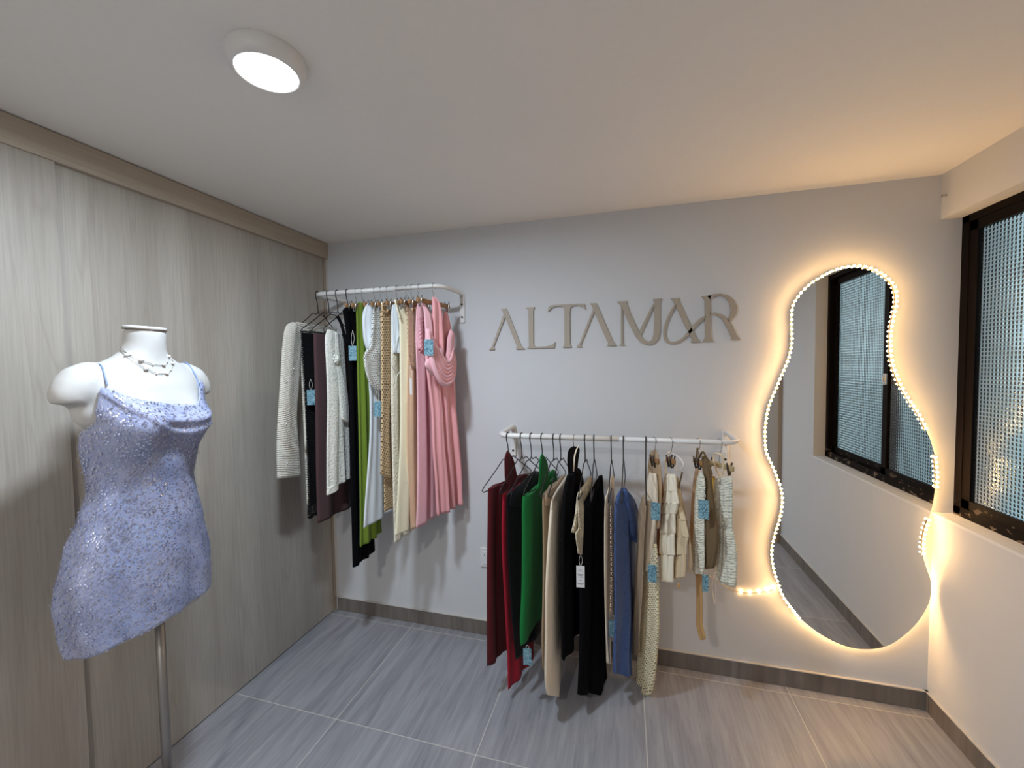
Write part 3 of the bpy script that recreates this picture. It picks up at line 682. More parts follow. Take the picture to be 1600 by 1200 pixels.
# 2 crimson
p = pL['2']; wire_hanger(p, 'black wire hanger holding the crimson dress')
g = garment('crimson_dress', p, 'bright crimson long dress peeking out between dark red dress and black sequin dress')
put(g, 'body', p, near(p, [(800, 765), (788, 771), (785.5, 780), (784.5, 850), (788, 930), (792, 1010), (794, 1078)], .6, .2), M_crim, thick=.022, nf=3, amp=.006, seed=34)
# 3 black sequin
p = pL['3']; wire_hanger(p, 'black wire hanger holding the black sequin dress')
g = garment('sequin_dress', p, 'black sequin dress between crimson and emerald green dresses')
put(g, 'body', p, near(p, [(808, 763), (794, 772), (791.5, 782), (793, 850), (797, 920), (801, 980), (806, 1032)], .95, .2), M_bseq, thick=.024, nf=4, amp=.006, seed=35)
put(g, 'shoulder', p, both(p, [(835, 735, 843, 737), (820, 750, 846, 750), (800, 768, 846, 775), (796, 790, 846, 800)], .008), M_bseq, thick=.022, nf=1, amp=.003, seed=36, off=.006)
# 4 green
p = pL['4']; wire_hanger(p, 'black wire hanger holding the emerald green dress')
g = garment('halter_dress', p, 'emerald green halter neck dress on the lower rail')
put(g, 'body', p, near(p, [(832, 768), (820, 774), (816.5, 785), (816.5, 850), (815, 920), (811, 980), (811, 1009)], .9), M_green, thick=.032, nf=3, amp=.010, seed=37)
put(g, 'halter_neck', p, both(p, [(846, 709, 847.5, 709), (843, 720, 855, 722), (842, 745, 857, 742), (839, 762, 860, 760), (826, 776, 864, 775)], .006), M_green, thick=.016, nf=1, amp=.003, seed=38, off=.006)
put(g, 'shoulder', p, both(p, [(864, 733, 869, 737), (857, 742, 869, 750), (850, 762, 870, 765), (842, 785, 868, 790)], -.006), M_green, thick=.02, nf=1, amp=.003, seed=39, off=-.006)
swing_tag(g, p, 824, 1026, .0, 824, 1008)
# 5 tan
p = pL['5']; wire_hanger(p, 'black wire hanger holding the narrow tan dress')
g = garment('tan_dress', p, 'long tan wool-like dress beside the emerald green dress')
put(g, 'body', p, near(p, [(858, 766), (850, 772), (847.5, 782), (848, 850), (847.5, 930), (846, 1000), (848, 1049)], .95, .2), M_tan, thick=.024, nf=3, amp=.005, seed=40)
put(g, 'shoulder', p, both(p, [(879, 742, 884, 744), (866, 758, 884, 758), (853, 770, 884, 775), (851, 790, 882, 795)], .006), M_tan, thick=.022, nf=1, amp=.003, seed=41, off=.006)
# 6 beige
p = pL['6']; wire_hanger(p, 'black wire hanger holding the pale beige dress')
g = garment('beige_dress', p, 'long pale beige jersey dress with rounded folded hem on the lower rail')
put(g, 'body', p, both(p, [(866, 777, 880, 779), (862, 790, 882, 795), (857, 850, 881, 850), (853.5, 920, 880.5, 930), (853, 1000, 880, 1000), (853, 1060, 879.5, 1058), (857, 1086, 872, 1086)], .004), M_crm, thick=.036, nf=1.3, amp=.008, seed=42)
put(g, 'shoulder', p, both(p, [(888, 740, 893, 742), (876, 757, 892, 762), (864, 777, 890, 785), (862, 795, 888, 800)], .006), M_crm, thick=.026, nf=1, amp=.003, seed=43, off=.006)
# 7 black clip
p = pL['7']; clip_hanger(p, 'wooden clip hanger wrapped in black and beige straps', .06, drop=-.075)
g = garment('strappy_dress', p, 'black dress with black and beige straps knotted over its clip hanger')
put(g, 'body', p, near(p, [(895, 738, .6), (889, 745, .7), (884, 765, .8), (881, 790, .9), (879.5, 850), (879, 950), (881, 1034)], .85, .2), M_blk, thick=.03, nf=5, amp=.008, seed=44)
put(g, 'knotted_strap', p, both(p, [(896, 697, 901, 698), (889, 703, 905, 703), (887, 718, 903, 718), (889, 740, 901, 738)], .02), M_blk, thick=.014, nf=1, amp=.003, seed=45, off=.02)
strap(g, 'beige_strap', p, [(905, 695, .035), (901, 702, .04), (898, 712, .04), (897, 722, .038), (896, 736, .03)], M_crm, .0045)
# 8 cream crochet top
p = pL['8']; wire_hanger(Pl(914, 0.05, False), 'black wire hanger holding the small cream crochet top')
g = garment('crochet_blouse', p, 'small cream crochet top with white price tag, hung between black dresses', 'top')
put(g, 'body', p, both(p, [(921, 744, 925, 746), (914, 756, 924, 758), (903, 770, 922, 775), (900, 790, 921, 790), (897, 812, 921, 815), (892, 832, 920, 837)], .006), M_crochc, thick=.026, nf=2, amp=.004, seed=46, off=.006)
put(g, 'ruffle_strap', p, both(p, [(902, 780, 910, 778), (903, 800, 913, 800), (904, 825, 914, 830), (899, 832, 914, 842), (901, 850, 912, 855), (903, 865, 910, 867)], .026), M_crochc, thick=.014, nf=1, amp=.003, seed=47, off=.026)
strap(g, 'loop_tie', p, [(914, 790, .026), (919, 815, .028), (920, 826, .03), (916, 827, .03), (915, 812, .03)], M_crochc, .003)
swing_tag(g, p, 907, 901, .03, 907, 866, .034, .092, M_PLAST, .5, 'white price tag with small grey print', True)
# 9 black dress
p = pL['9']; wire_hanger(Pl(928, 0.0, False), 'black wire hanger holding the wide black dress')
g = garment('black_dress', p, 'wide plain black dress with flared rounded hem, lowest on the lower rail')
put(g, 'body', p, both(p, [(936, 744, 941, 742), (922, 770, 943, 770), (908, 800, 946, 800), (906, 850, 947, 850), (905, 920, 947, 920), (905, 980, 946.5, 980), (903, 1040, 948, 1040), (901, 1085, 951, 1080)]), M_blk, thick=.035, nf=3, amp=.008, seed=48)
# 10 cream narrow
p = pL['10']; wire_hanger(Pl(955, 0.03, False), 'black wire hanger holding the narrow cream dress with dotted trim')
g = garment('cream_dress', p, 'narrow cream dress with dotted lace trim, between black dress and blue dress')
put(g, 'body', p, both(p, [(957, 743, 960, 744), (951, 770, 961, 770), (947, 785, 961, 790), (946, 850, 960, 850), (946.5, 920, 958, 920), (948, 980, 957, 980), (951.5, 1037, 954, 1037)]), M_crm, thick=.012, nf=2, amp=.003, seed=49, off=-.004)
put(g, 'lace_trim', p, both(p, [(953, 790, 957, 790), (954, 850, 959, 850), (954.5, 900, 960, 900), (953, 950, 962, 952), (954, 958, 960, 961)], .018), M_net, thick=.01, nf=1, amp=.002, seed=50, off=.018)
swing_tag(g, p, 957, 982, .015, 957, 960, .032)
# 11 blue
p = pL['11']; wire_hanger(Pl(974, 0.04, False), 'black wire hanger holding the blue glittering dress')
g = garment('blue_dress', p, 'glittering denim blue dress with puffed sleeve on the lower rail')
put(g, 'body', p, both(p, [(972, 762, 977, 762), (966, 775, 983, 775), (962, 795, 988, 795), (961, 850, 990, 850), (961.5, 920, 992, 910), (962, 970, 990, 960), (960, 1020, 984, 1015), (960, 1052, 984.5, 1055)]), M_blue, thick=.035, nf=3, amp=.010, seed=51)
put(g, 'puffed_sleeve', p, both(p, [(975, 764, 979, 766), (977, 785, 991, 788), (981, 810, 997, 812), (984, 832, 999, 832), (988, 846, 996, 849)], .018), M_blue, thick=.05, nf=2, amp=.006, seed=52, off=.018)
put(g, 'puffed_sleeve', p, both(p, [(982, 845, 993, 848), (982, 880, 997, 890), (982, 930, 999, 935), (982, 960, 998, 962), (984, 974, 994, 973)], -.02), M_blue, thick=.035, nf=2, amp=.006, seed=53, off=-.02)
# 12 long cream crochet dress
p = pL['12']; wire_hanger(Pl(1009, 0.04, False), 'black wire hanger beside the long cream crochet dress, seen edge on')
g = garment('tan_dress', p, 'sheer tan garment hanging behind the long cream crochet dress', 'garment')
put(g, 'body', p, both(p, [(1004, 775, 1009, 772), (998, 800, 1009, 800), (996, 850, 1006, 850), (990, 920, 1004, 920), (984, 980, 1000, 980), (983, 1022, 998, 1024)], -.02), M_tan, thick=.012, nf=2, amp=.003, seed=54, off=-.02)
p = pL['12b']; clip_hanger(p, 'wooden clip hanger of the long cream crochet dress', .034, M_CLIP, drop=-.085)
g = garment('long_crochet_dress', p, 'long cream crochet dress with smooth pale bodice and taupe straps')
put(g, 'bodice', p, both(p, [(1015, 738, 1026, 740), (1010, 765, 1027, 765), (1007, 800, 1026, 800), (1004, 850, 1020, 850), (1003, 890, 1015, 893)], -.01), M_crm, thick=.028, nf=2, amp=.004, seed=55, off=-.012)
put(g, 'crochet_skirt', p, both(p, [(1008, 850, 1026, 850), (1003, 890, 1027, 890), (1001, 940, 1028, 940), (998, 1000, 1028, 990), (996, 1050, 1024, 1040), (995, 1082, 1018, 1080), (1000, 1090, 1008, 1088)]), M_longc, thick=.034, nf=3, amp=.006, seed=56)
put(g, 'taupe_strap', p, both(p, [(1017, 704, 1025, 702), (1013, 725, 1032, 728), (1012, 750, 1034, 752), (1013, 790, 1033, 785), (1014, 830, 1031, 825)], .008), M_taupe, thick=.02, nf=2, amp=.004, seed=57, off=.010)
swing_tag(g, p, 1024.5, 799, -.035, 1024, 775); swing_tag(g, p, 1019, 896, -.035, 1020, 860, label='shaded blue marbled price tag')
# 13 tiered ivory
p = pL['13']; clip_hanger(p, 'wooden clip hanger of the tiered ivory dress', .034, M_CLIP, drop=-.085)
g = garment('rust_top', p, 'rust brown cloth hanging behind the ivory tiered dress', 'garment')
put(g, 'body', p, both(p, [(1029, 745, 1036, 745), (1028, 780, 1038, 780), (1027, 820, 1038, 820), (1027, 868, 1032, 868)], .03), M_rust, thick=.012, nf=2, amp=.003, seed=58, off=.026)
g = garment('tiered_dress', p, 'ivory ruffled dress with pleated tiers hung from a clip hanger')
T = [(1040, 740, 1056, 741), (1038.5, 765, 1057, 766), (1037, 783, 1060, 785), (1035, 800, 1055, 801), (1032, 830, 1054, 832), (1032, 862, 1053, 866), (1033, 905, 1050, 908)]
for i in range(len(T)-1):
    a, b = T[i], T[i+1]; ms = (a[0]+.4, a[1], a[2]-.4, a[3]); put(g, 'ruffle_tier', p, both(p, [ms, tuple((x+y)/2 for x, y in zip(a, b)), (b[0]-.6, b[1]+2, b[2]+.6, b[3]+2)], -.012), M_ruf, thick=.026, nf=5, amp=.004, seed=60+i, off=-.012)
g = garment('tiered_dress', p, 'beige tiered dress with looped strap, right behind the ivory ruffled dress')
T = [(1050, 742, 1058, 744), (1052, 780, 1064, 790), (1052, 800, 1071, 812), (1052, 832, 1076, 838), (1053, 864, 1073, 865), (1053, 902, 1070, 900)]
for i in range(len(T)-1):
    a, b = T[i], T[i+1]; put(g, 'ruffle_tier', p, both(p, [a, tuple((x+y)/2 for x, y in zip(a, b)), (b[0]-.6, b[1]+2, b[2]+.6, b[3]+2)], .018), M_ruf2, thick=.022, nf=4, amp=.004, seed=70+i, off=.018)
strap(g, 'looped_strap', p, [(1044, 707, .02), (1058, 712, .02), (1068, 725, .02), (1064, 734, .02), (1056, 733, .02), (1049, 710, .015)], M_STR, .003)
strap(g, 'shoulder_strap', p, [(1046, 706, .0), (1041, 712, .0), (1040, 725, -.004), (1040, 742, -.01)], M_ruf, .006)
strap(g, 'shoulder_strap', p, [(1066, 738, .02), (1062, 755, .02), (1059, 775, .02)], M_brn2, .005)
strap(g, 'side_tie', p, [(1061, 900, .02), (1060, 908, .02)], M_STR, .001)
bm = NB(); a, z = p.px(1060.5, 915, .02); ball(bm, p.at(a, z, .02), .008, 10, (.7, .7, 1.5)); link('gold_bead', bm, plain('gold_bead', rgb(200, 160, 100, 1.3), .3, .6), g)
put(g, 'tan_panel', p, both(p, [(1058, 755, 1061, 760), (1062, 790, 1070, 800), (1072, 830, 1078, 840), (1076, 870, 1081, 868), (1073, 890, 1082, 890)], .03), M_taupe, thick=.012, nf=1, amp=.003, seed=78, off=.032)
# 14 white chunky
p = pL['14']; clip_hanger(p, 'wooden clip hanger wrapped in brown and cream straps', .036, M_CLIP, drop=-.085)
g = garment('knit_blouse', p, 'slim white cable knit blouse with blue price tag, beside brown satin', 'top')
put(g, 'body', p, both(p, [(1093, 737, 1098, 739), (1089, 757, 1101, 757), (1086, 790, 1100, 790), (1084, 840, 1100, 840), (1082, 880, 1100, 880), (1086, 896, 1097, 897)], -.014), M_chk, thick=.026, nf=1, amp=.003, seed=80, off=-.014)
swing_tag(g, p, 1099.5, 796, -.04, 1098, 765, .038, .076)
g = garment('satin_dress', p, 'brown satin garment with long gold ribbon sash, beside the white cable knit', 'garment')
put(g, 'body', p, both(p, [(1096, 712, 1102, 712), (1100, 740, 1107, 738), (1102, 780, 1112, 780), (1102, 830, 1120, 836), (1101, 870, 1115, 880), (1100, 890, 1110, 888)], .008), M_brn2, thick=.022, nf=2, amp=.005, seed=81, off=.010)
put(g, 'tan_panel', p, both(p, [(1086, 730, 1092, 733), (1082, 760, 1089, 760), (1079, 800, 1086, 800), (1077, 840, 1084, 840), (1080, 868, 1084, 868)], .02), M_taupe, thick=.014, nf=1, amp=.003, seed=82, off=.022)
strap(g, 'knotted_strap', p, [(1090, 700, 0), (1088, 715, .0), (1086, 725, .004), (1093, 714, -.01), (1098, 706, -.01), (1104, 716, .004), (1108, 728, .01), (1112, 740, .01), (1108, 742, .012), (1103, 728, .01)], M_brn2, .006)
put(g, 'ribbon_sash', p, both(p, [(1086, 896, 1100, 899), (1088, 920, 1098, 918), (1088, 950, 1098, 950), (1088, 975, 1098, 975), (1091, 990, 1103, 996), (1095, 1000, 1100, 999)], .004), M_gold, thick=.010, nf=1.5, amp=.003, seed=83, off=.004)
swing_tag(g, p, 1102, 911, -.01, 1103, 892, .024, .07, yaw=.2)
# 15 mustard
p = pL['15']; 
# 16 chunky right
p = pL['16']; clip_hanger(p, 'wooden clip hanger at the right end of the lower rail, clip sticking out', .075, M_CLIP, plain('pale_wood', (.42, .32, .17, 1), .5), drop=-.095)
g = garment('mustard_top', p, 'mustard yellow cloth hanging between brown satin and the rightmost knit dress', 'garment')
put(g, 'body', p, both(p, [(1107, 742, 1117, 745), (1108, 780, 1121, 780), (1110, 820, 1122, 820), (1114, 850, 1121, 850), (1117, 880, 1121, 884)], .02), M_yel, thick=.012, nf=1.5, amp=.003, seed=84, off=.022)
g = garment('knit_dress', p, 'short white chunky crochet knit dress, rightmost on the lower rail')
put(g, 'bodice', p, both(p, [(1120, 747, 1141, 744), (1116.5, 756, 1144, 752), (1118, 790, 1144, 790), (1123, 822, 1144, 828)], -.012), M_chk, thick=.03, nf=1, amp=.003, seed=85, off=-.012)
put(g, 'skirt', p, both(p, [(1123, 820, 1144, 826), (1121, 840, 1149, 850), (1121, 875, 1150, 880), (1121, 905, 1148, 917)], -.012), M_chk, thick=.04, nf=2, amp=.005, seed=86, off=-.012)
strap(g, 'shoulder_strap', p, [(1124, 744, -.01), (1118, 730, -.01), (1115, 715, -.01), (1118, 708, -.01), (1128, 712, -.01), (1130, 728, -.006), (1128, 742, -.006)], M_crochc, .0055)
strap(g, 'looped_cord', p, [(1121, 704, 0), (1130, 702, 0), (1133, 708, 0), (1128, 713, 0), (1122, 710, 0)], M_STR, .0022)
strap(g, 'tie_cord', p, [(1119, 885, .005), (1112, 910, .005), (1113, 925, .005), (1117, 945, .005), (1118, 925, .005), (1118, 890, .005)], M_STR, .003)

# wall socket half hidden behind the dark red dress
r = empty('wall_socket', (.985, 0, .443), 'white wall socket low on the back wall, half hidden behind dark red dress', 'wall socket')
bm = NB(); box(bm, .950, -.009, .388, 1.03, -.0003, .498, bevel=.004); link('cover_plate', bm, M_PLAST, r, False)
bm = NB(); box(bm, .962, -.0115, .405, 1.018, -.008, .481, bevel=.002)
link('socket_insert', bm, M_SILL, r, False)
bm = NB()
for dx in (-.011, .011): box(bm, .99+dx-.002, -.0125, .455, .99+dx+.002, -.011, .466)
link('slot', bm, M_BLACK, r, False)
# screw left in the lintel
bm = NB(); q = atx(1479, 305, W); ocyl(bm, q+Vector((-.012, 0, 0)), q+Vector((-.0003, 0, 0)), .004, 10); ball(bm, q+Vector((-.013, 0, 0)), .0065, 10, (.5, 1, 1))
tag(link('wall_screw', bm, M_STEEL), 'small metal screw left in the wall above the window', 'screw')
# ------------------------------------------------------------------ mirror and light string
YM = -.034
MP = [(1332.7,416),(1314,418),(1295,424.7),(1276.7,435),(1260.7,447),(1247,463),(1238,479),(1235.8,497),(1235.2,518),(1234.3,539),(1230,560.7),(1222,582),(1212.7,606),(1203,627),(1196.7,646),(1193.5,667),(1194,688.7),(1197,707),(1204.4,722),(1214,746.7),(1219.6,770),(1219.2,793.5),(1214.5,818),(1208,843),(1205,865),(1207,887),(1212,906),(1222,931),(1237.4,951.5),(1252.5,968),(1274.5,986),(1302,1002),(1329.5,1012),(1357,1014.5),(1384.4,1010),(1406,998),(1428,979),(1445,955.7),(1454,933.7),(1454.5,909),(1448.5,889.7),(1442.5,870),(1441.5,854),(1444.5,832),(1451.2,810),(1457,790),(1460.5,766),(1462,741),(1461,718),(1456,694),(1446,670),(1432.7,646),(1418,624.7),(1404.7,598),(1395.3,571),(1390.5,544.7),(1390,518),(1394,494),(1399.5,472.7),(1398,451),(1388.7,436.7),(1372.7,424.7),(1354,418)]
MV = [aty(u, v, YM) for u, v in MP]
MO = catmull(MV, 5, True)
for q in MO: q.x = min(q.x, W-.003)
mc = sum((q for q in MO), Vector())/len(MO)
mr = empty('wall_mirror', (mc.x, 0, mc.z), 'tall frameless wavy wall mirror edged with warm light string', 'mirror')
def glass_plate(y0, y1):
    bm = NB(); A = [bm.verts.new((q.x, y0, q.z)) for q in MO]; B = [bm.verts.new((q.x, y1, q.z)) for q in MO]
    bm.faces.new(A); bm.faces.new(B[::-1])
    for i in range(len(A)): bm.faces.new((A[i], A[(i+1) % len(A)], B[(i+1) % len(A)], B[i]))
    return bm
t = NT('mirror_silver'); t.b.inputs['Base Color'].default_value = (.82, .83, .82, 1); t.b.inputs['Metallic'].default_value = 1; t.b.inputs['Roughness'].default_value = .0
link('mirror_glass', glass_plate(YM, YM+.004), t.m, mr, False)
bm = NB(); A = [];
for y in (YM+.0045, YM+.008):
    A.append([bm.verts.new((mc.x+(q.x-mc.x)*.975, y, mc.z+(q.z-mc.z)*.99)) for q in MO])
bm.faces.new(A[0]); bm.faces.new(A[1][::-1])
for i in range(len(MO)): bm.faces.new((A[0][i], A[0][(i+1) % len(MO)], A[1][(i+1) % len(MO)], A[1][i]))
link('backing_board', bm, plain('dark_backing', (.05, .045, .04, 1), .8), mr, False)
for dx, dz in ((-.12, .55), (.12, .55), (-.12, -.5), (.12, -.5)):
    bm = NB(); ocyl(bm, (mc.x+dx, YM+.008, mc.z+dz), (mc.x+dx, -.0003, mc.z+dz), .018); link('standoff', bm, M_STEEL, mr)
# light string along the rim: resample the outline
pts = MO; L_ = [0]
for a, b in zip(pts, pts[1:]+pts[:1]): L_.append(L_[-1]+(b-a).length)
tot = L_[-1]
def along(s):
    s %= tot
    for i in range(len(pts)):
        if L_[i+1] >= s:
            k = (s-L_[i])/(L_[i+1]-L_[i]+1e-9); return pts[i].lerp(pts[(i+1) % len(pts)], k)
def s_of(idx): return L_[(idx % len(MP))*5]
lr = empty('light_string', (mc.x, YM, mc.z), 'warm white LED light string running round the rim of the wavy mirror', 'light string')
t = NT('warm_led'); t.b.inputs['Base Color'].default_value = (1, .9, .7, 1); t.b.inputs['Emission Color'].default_value = (1, .58, .23, 1); t.b.inputs['Emission Strength'].default_value = LED
M_LED = t.m
t = NT('clear_led_sleeve'); t.b.inputs['Base Color'].default_value = (.55, .43, .28, 1); t.b.inputs['Roughness'].default_value = .4
M_SLV = t.m
front, hid = [], []
SP = .0205; n = int(tot/SP); run = []
for i in range(n):
    s = i*tot/n; q = along(s); fr = s/tot
    # hidden behind the glass: bottom curve and two slips on the right edge
    sA, sB = s_of(29), s_of(41); sC, sD = s_of(44)+.01, s_of(46); sE, sF = s_of(48)+.012, s_of(50)-.0
    behind = (sA < s < sB) or (sC < s < sD) or (sE < s < sF)
    tang = (along(s+.004)-along(s-.004)).normalized(); nrm = Vector((tang.z, 0, -tang.x))
    if (mc-q).dot(nrm) < 0: nrm = -nrm      # towards the inside
    wob = .0025*sin(i*.35)
    if behind: c = q + nrm*.012; c.y = YM+.014; hid.append((c, tang, i))
    else: c = q + nrm*(.001+wob); c.y = YM-.006; front.append((c, tang, i))
front.sort(key=lambda e: (e[0]-CAM).length)
def bulb(bm, e, sgn=-1):
    c, tg, i = e; ball(bm, c+Vector((0, -.0035*(1 if sgn < 0 else -1), 0)), .0052, 8, (1.05, .8, .8))
for e in front[:100]:
    bm = NB(); bulb(bm, e); link('led_bulb', bm, M_LED, lr)
bm = NB()
for e in front[100:]: bulb(bm, e)
for e in hid: bulb(bm, e, 1)
o = link('led_bulb', bm, M_LED, lr); o['kind'] = 'stuff'; o['label'] = 'smaller and hidden warm bulbs of the string'
path = []
alle = sorted(front+hid, key=lambda e: e[2])
bm = NB(); tube(bm, [e[0]+Vector((0, .002 if e in front else -.0005, 0)) for e in alle], .0034, 6, cyclic=True); link('string_sleeve', bm, M_SLV, lr)
# lead running off to the left behind the clothes
LP_ = [(1213,919,-.02),(1206,922,-.012),(1192,925,-.008),(1175,926.5,-.007),(1158,925.5,-.007),(1140,920,-.008),(1125,911,-.008),(1114,903,-.008),(1105,899,-.01),(1090,896,-.008),(1075,893,-.006),(1040,884,-.005),(990,890,-.005),(930,905,-.005),(850,890,-.005),(800,874,-.006),(783,868,-.012)]
LPp = catmull([aty(*q) for q in LP_], 6)
bm = NB(); tube(bm, LPp, .0026, 6); lead = link('power_lead', bm, plain('translucent_lead', (.62, .55, .44, 1), .4), lr)
bm = NB()
for k in (3, 9, 14, 19, 24): ball(bm, LPp[k]+Vector((0, .0015, 0)), .0042, 8)
link('lead_bulb', bm, M_LED, lr)
# ------------------------------------------------------------------ mannequin
MX, MY = .335, -1.222
def interp(tab, z):
    if z >= tab[0][0]: return tab[0][1:]
    for a, b in zip(tab, tab[1:]):
        if b[0] <= z <= a[0]:
            k = (a[0]-z)/(a[0]-b[0]); k = k*k*(3-2*k)*.5+k*.5
            return tuple(x+(y-x)*k for x, y in zip(a[1:], b[1:]))
    return tab[-1][1:]
#        z    half width, front, back, centre x, roundness
TOR = [(1.640, .048, .050, .050, .018), (1.625, .049, .050, .050, .018), (1.585, .048, .050, .052, .015), (1.555, .056, .052, .058, .008), (1.535, .088, .056, .064, .002), (1.52, .128, .062, .070, -.002), (1.50, .152, .068, .074, -.004),
       (1.455, .165, .084, .080, -.004), (1.41, .154, .096, .080, -.004), (1.36, .140, .104, .078, -.004), (1.31, .133, .102, .077, -.006), (1.25, .128, .090, .072, -.010), (1.17, .121, .080, .070, -.014), (1.10, .137, .084, .088, -.020),
       (1.02, .162, .090, .106, -.026), (.94, .176, .094, .118, -.028), (.87, .180, .092, .118, -.028), (.80, .176, .088, .104, -.026), (.74, .165, .085, .088, -.022)]
PSI = .10
def rotz(x, y, z): return Vector((MX+x*cos(PSI)-y*sin(PSI), MY+x*sin(PSI)+y*cos(PSI), z))
def tpt(th, z, ext=0.0):
    w_, f, b, cx = interp(TOR, z)
    ct, st = cos(th), sin(th); e = 1.15 if z < 1.5 else 1.0
    x = (f if ct > 0 else b)*abs(ct)**(1/e if e else 1)*(1 if ct > 0 else -1); y = w_*abs(st)**(1/e)*(1 if st > 0 else -1)
    if ct > 0:
        for s in (-1, 1): x += .040*math.exp(-((y-s*.078)/.052)**2 - ((z-1.345)/.060)**2)
    r = sqrt(x*x+y*y)+1e-6
    return rotz(cx+x*(r+ext)/r, y*(r+ext)/r, z)
NS = 64
def ringmesh(bm, zs, ext=None, top=None):
    R_ = []
    for i, z in enumerate(zs): R_.append([bm.verts.new(tpt(2*pi*k/NS, z)) for k in range(NS)])
    for a, b in zip(R_, R_[1:]):
        for k in range(NS): bm.faces.new((a[k], a[(k+1) % NS], b[(k+1) % NS], b[k]))
    bm.faces.new(R_[0][::-1]); bm.faces.new(R_[-1]); return R_
bm = NB(); ringmesh(bm, [1.628-.014*i for i in range(64)])
# shoulder stumps: short tapered upper arms, cut flat underneath
for s in (-1, 1):
    prof = [(.095, 1.497, .032), (.125, 1.491, .043), (.150, 1.476, .048), (.164, 1.458, .047), (.176, 1.438, .042), (.180, 1.418, .035)]
    tube(bm, [rotz(-.004, s*a, z) for a, z, r in prof], [r for a, z, r in prof], 20)
    ball(bm, rotz(-.004, s*.154, 1.458), .049, 20, (1.0, .92, 1.05)); ball(bm, rotz(-.004, s*.134, 1.405), .043, 20, (1, .9, 1.3))
BT = BVHTree.FromBMesh(bm)
mroot = empty('dress_form', (MX, MY, 0), 'white headless bust mannequin on a thin metal pole, beside the sliding doors', 'mannequin')
M_SKIN = plain('ivory_mannequin_skin', (.52, .515, .50, 1), .5, noise=.05, nscale=14)
tor = link('torso', bm, M_SKIN, mroot)
md = tor.modifiers.new('r', 'REMESH'); md.mode = 'VOXEL'; md.voxel_size = .0065; md.use_smooth_shade = True
md = tor.modifiers.new('s', 'SMOOTH'); md.factor = .6; md.iterations = 12
# neck cap, slightly tilted
bm = NB(); prof = [(.0, .0), (.048, .0), (.0525, .002), (.0525, .007), (.049, .010), (.0, .012)]
rg = []
for r, z in prof[1:-1]: rg.append([bm.verts.new(rotz(.018+r*.96*cos(2*pi*k/40), r*.96*sin(2*pi*k/40), 1.626+z-.10*r*cos(2*pi*k/40)*.6)) for k in range(40)])
for a, b in zip(rg, rg[1:]):
    for k in range(40): bm.faces.new((a[k], a[(k+1) % 40], b[(k+1) % 40], b[k]))
bm.faces.new(rg[0][::-1]); bm.faces.new(rg[-1]); link('neck_cap', bm, M_SKIN, mroot)
bm = NB(); tube(bm, [rotz(.018+.0506*cos(2*pi*k/40), .0506*sin(2*pi*k/40), 1.6265-.003*cos(2*pi*k/40)) for k in range(40)], .0011, 5, cyclic=True); link('cap_seam', bm, plain('seam_thread', (.12, .08, .05, 1), .7), mroot)
bm = NB(); ocyl(bm, (MX+.004, MY+.010, .02), (MX+.004, MY+.010, .85), .0125, 20); link('pole', bm, plain('brushed_pole', (.34, .32, .30, 1), .38, .9), mroot)
bm = NB(); disc_lathe(bm, [(.15, .0005), (.15, .008), (.146, .012), (.03, .016), (.02, .035), (.0135, .045)], (MX+.004, MY+.010), 48); link('round_base', bm, plain('base_metal', (.3, .29, .28, 1), .4, .8), mroot)
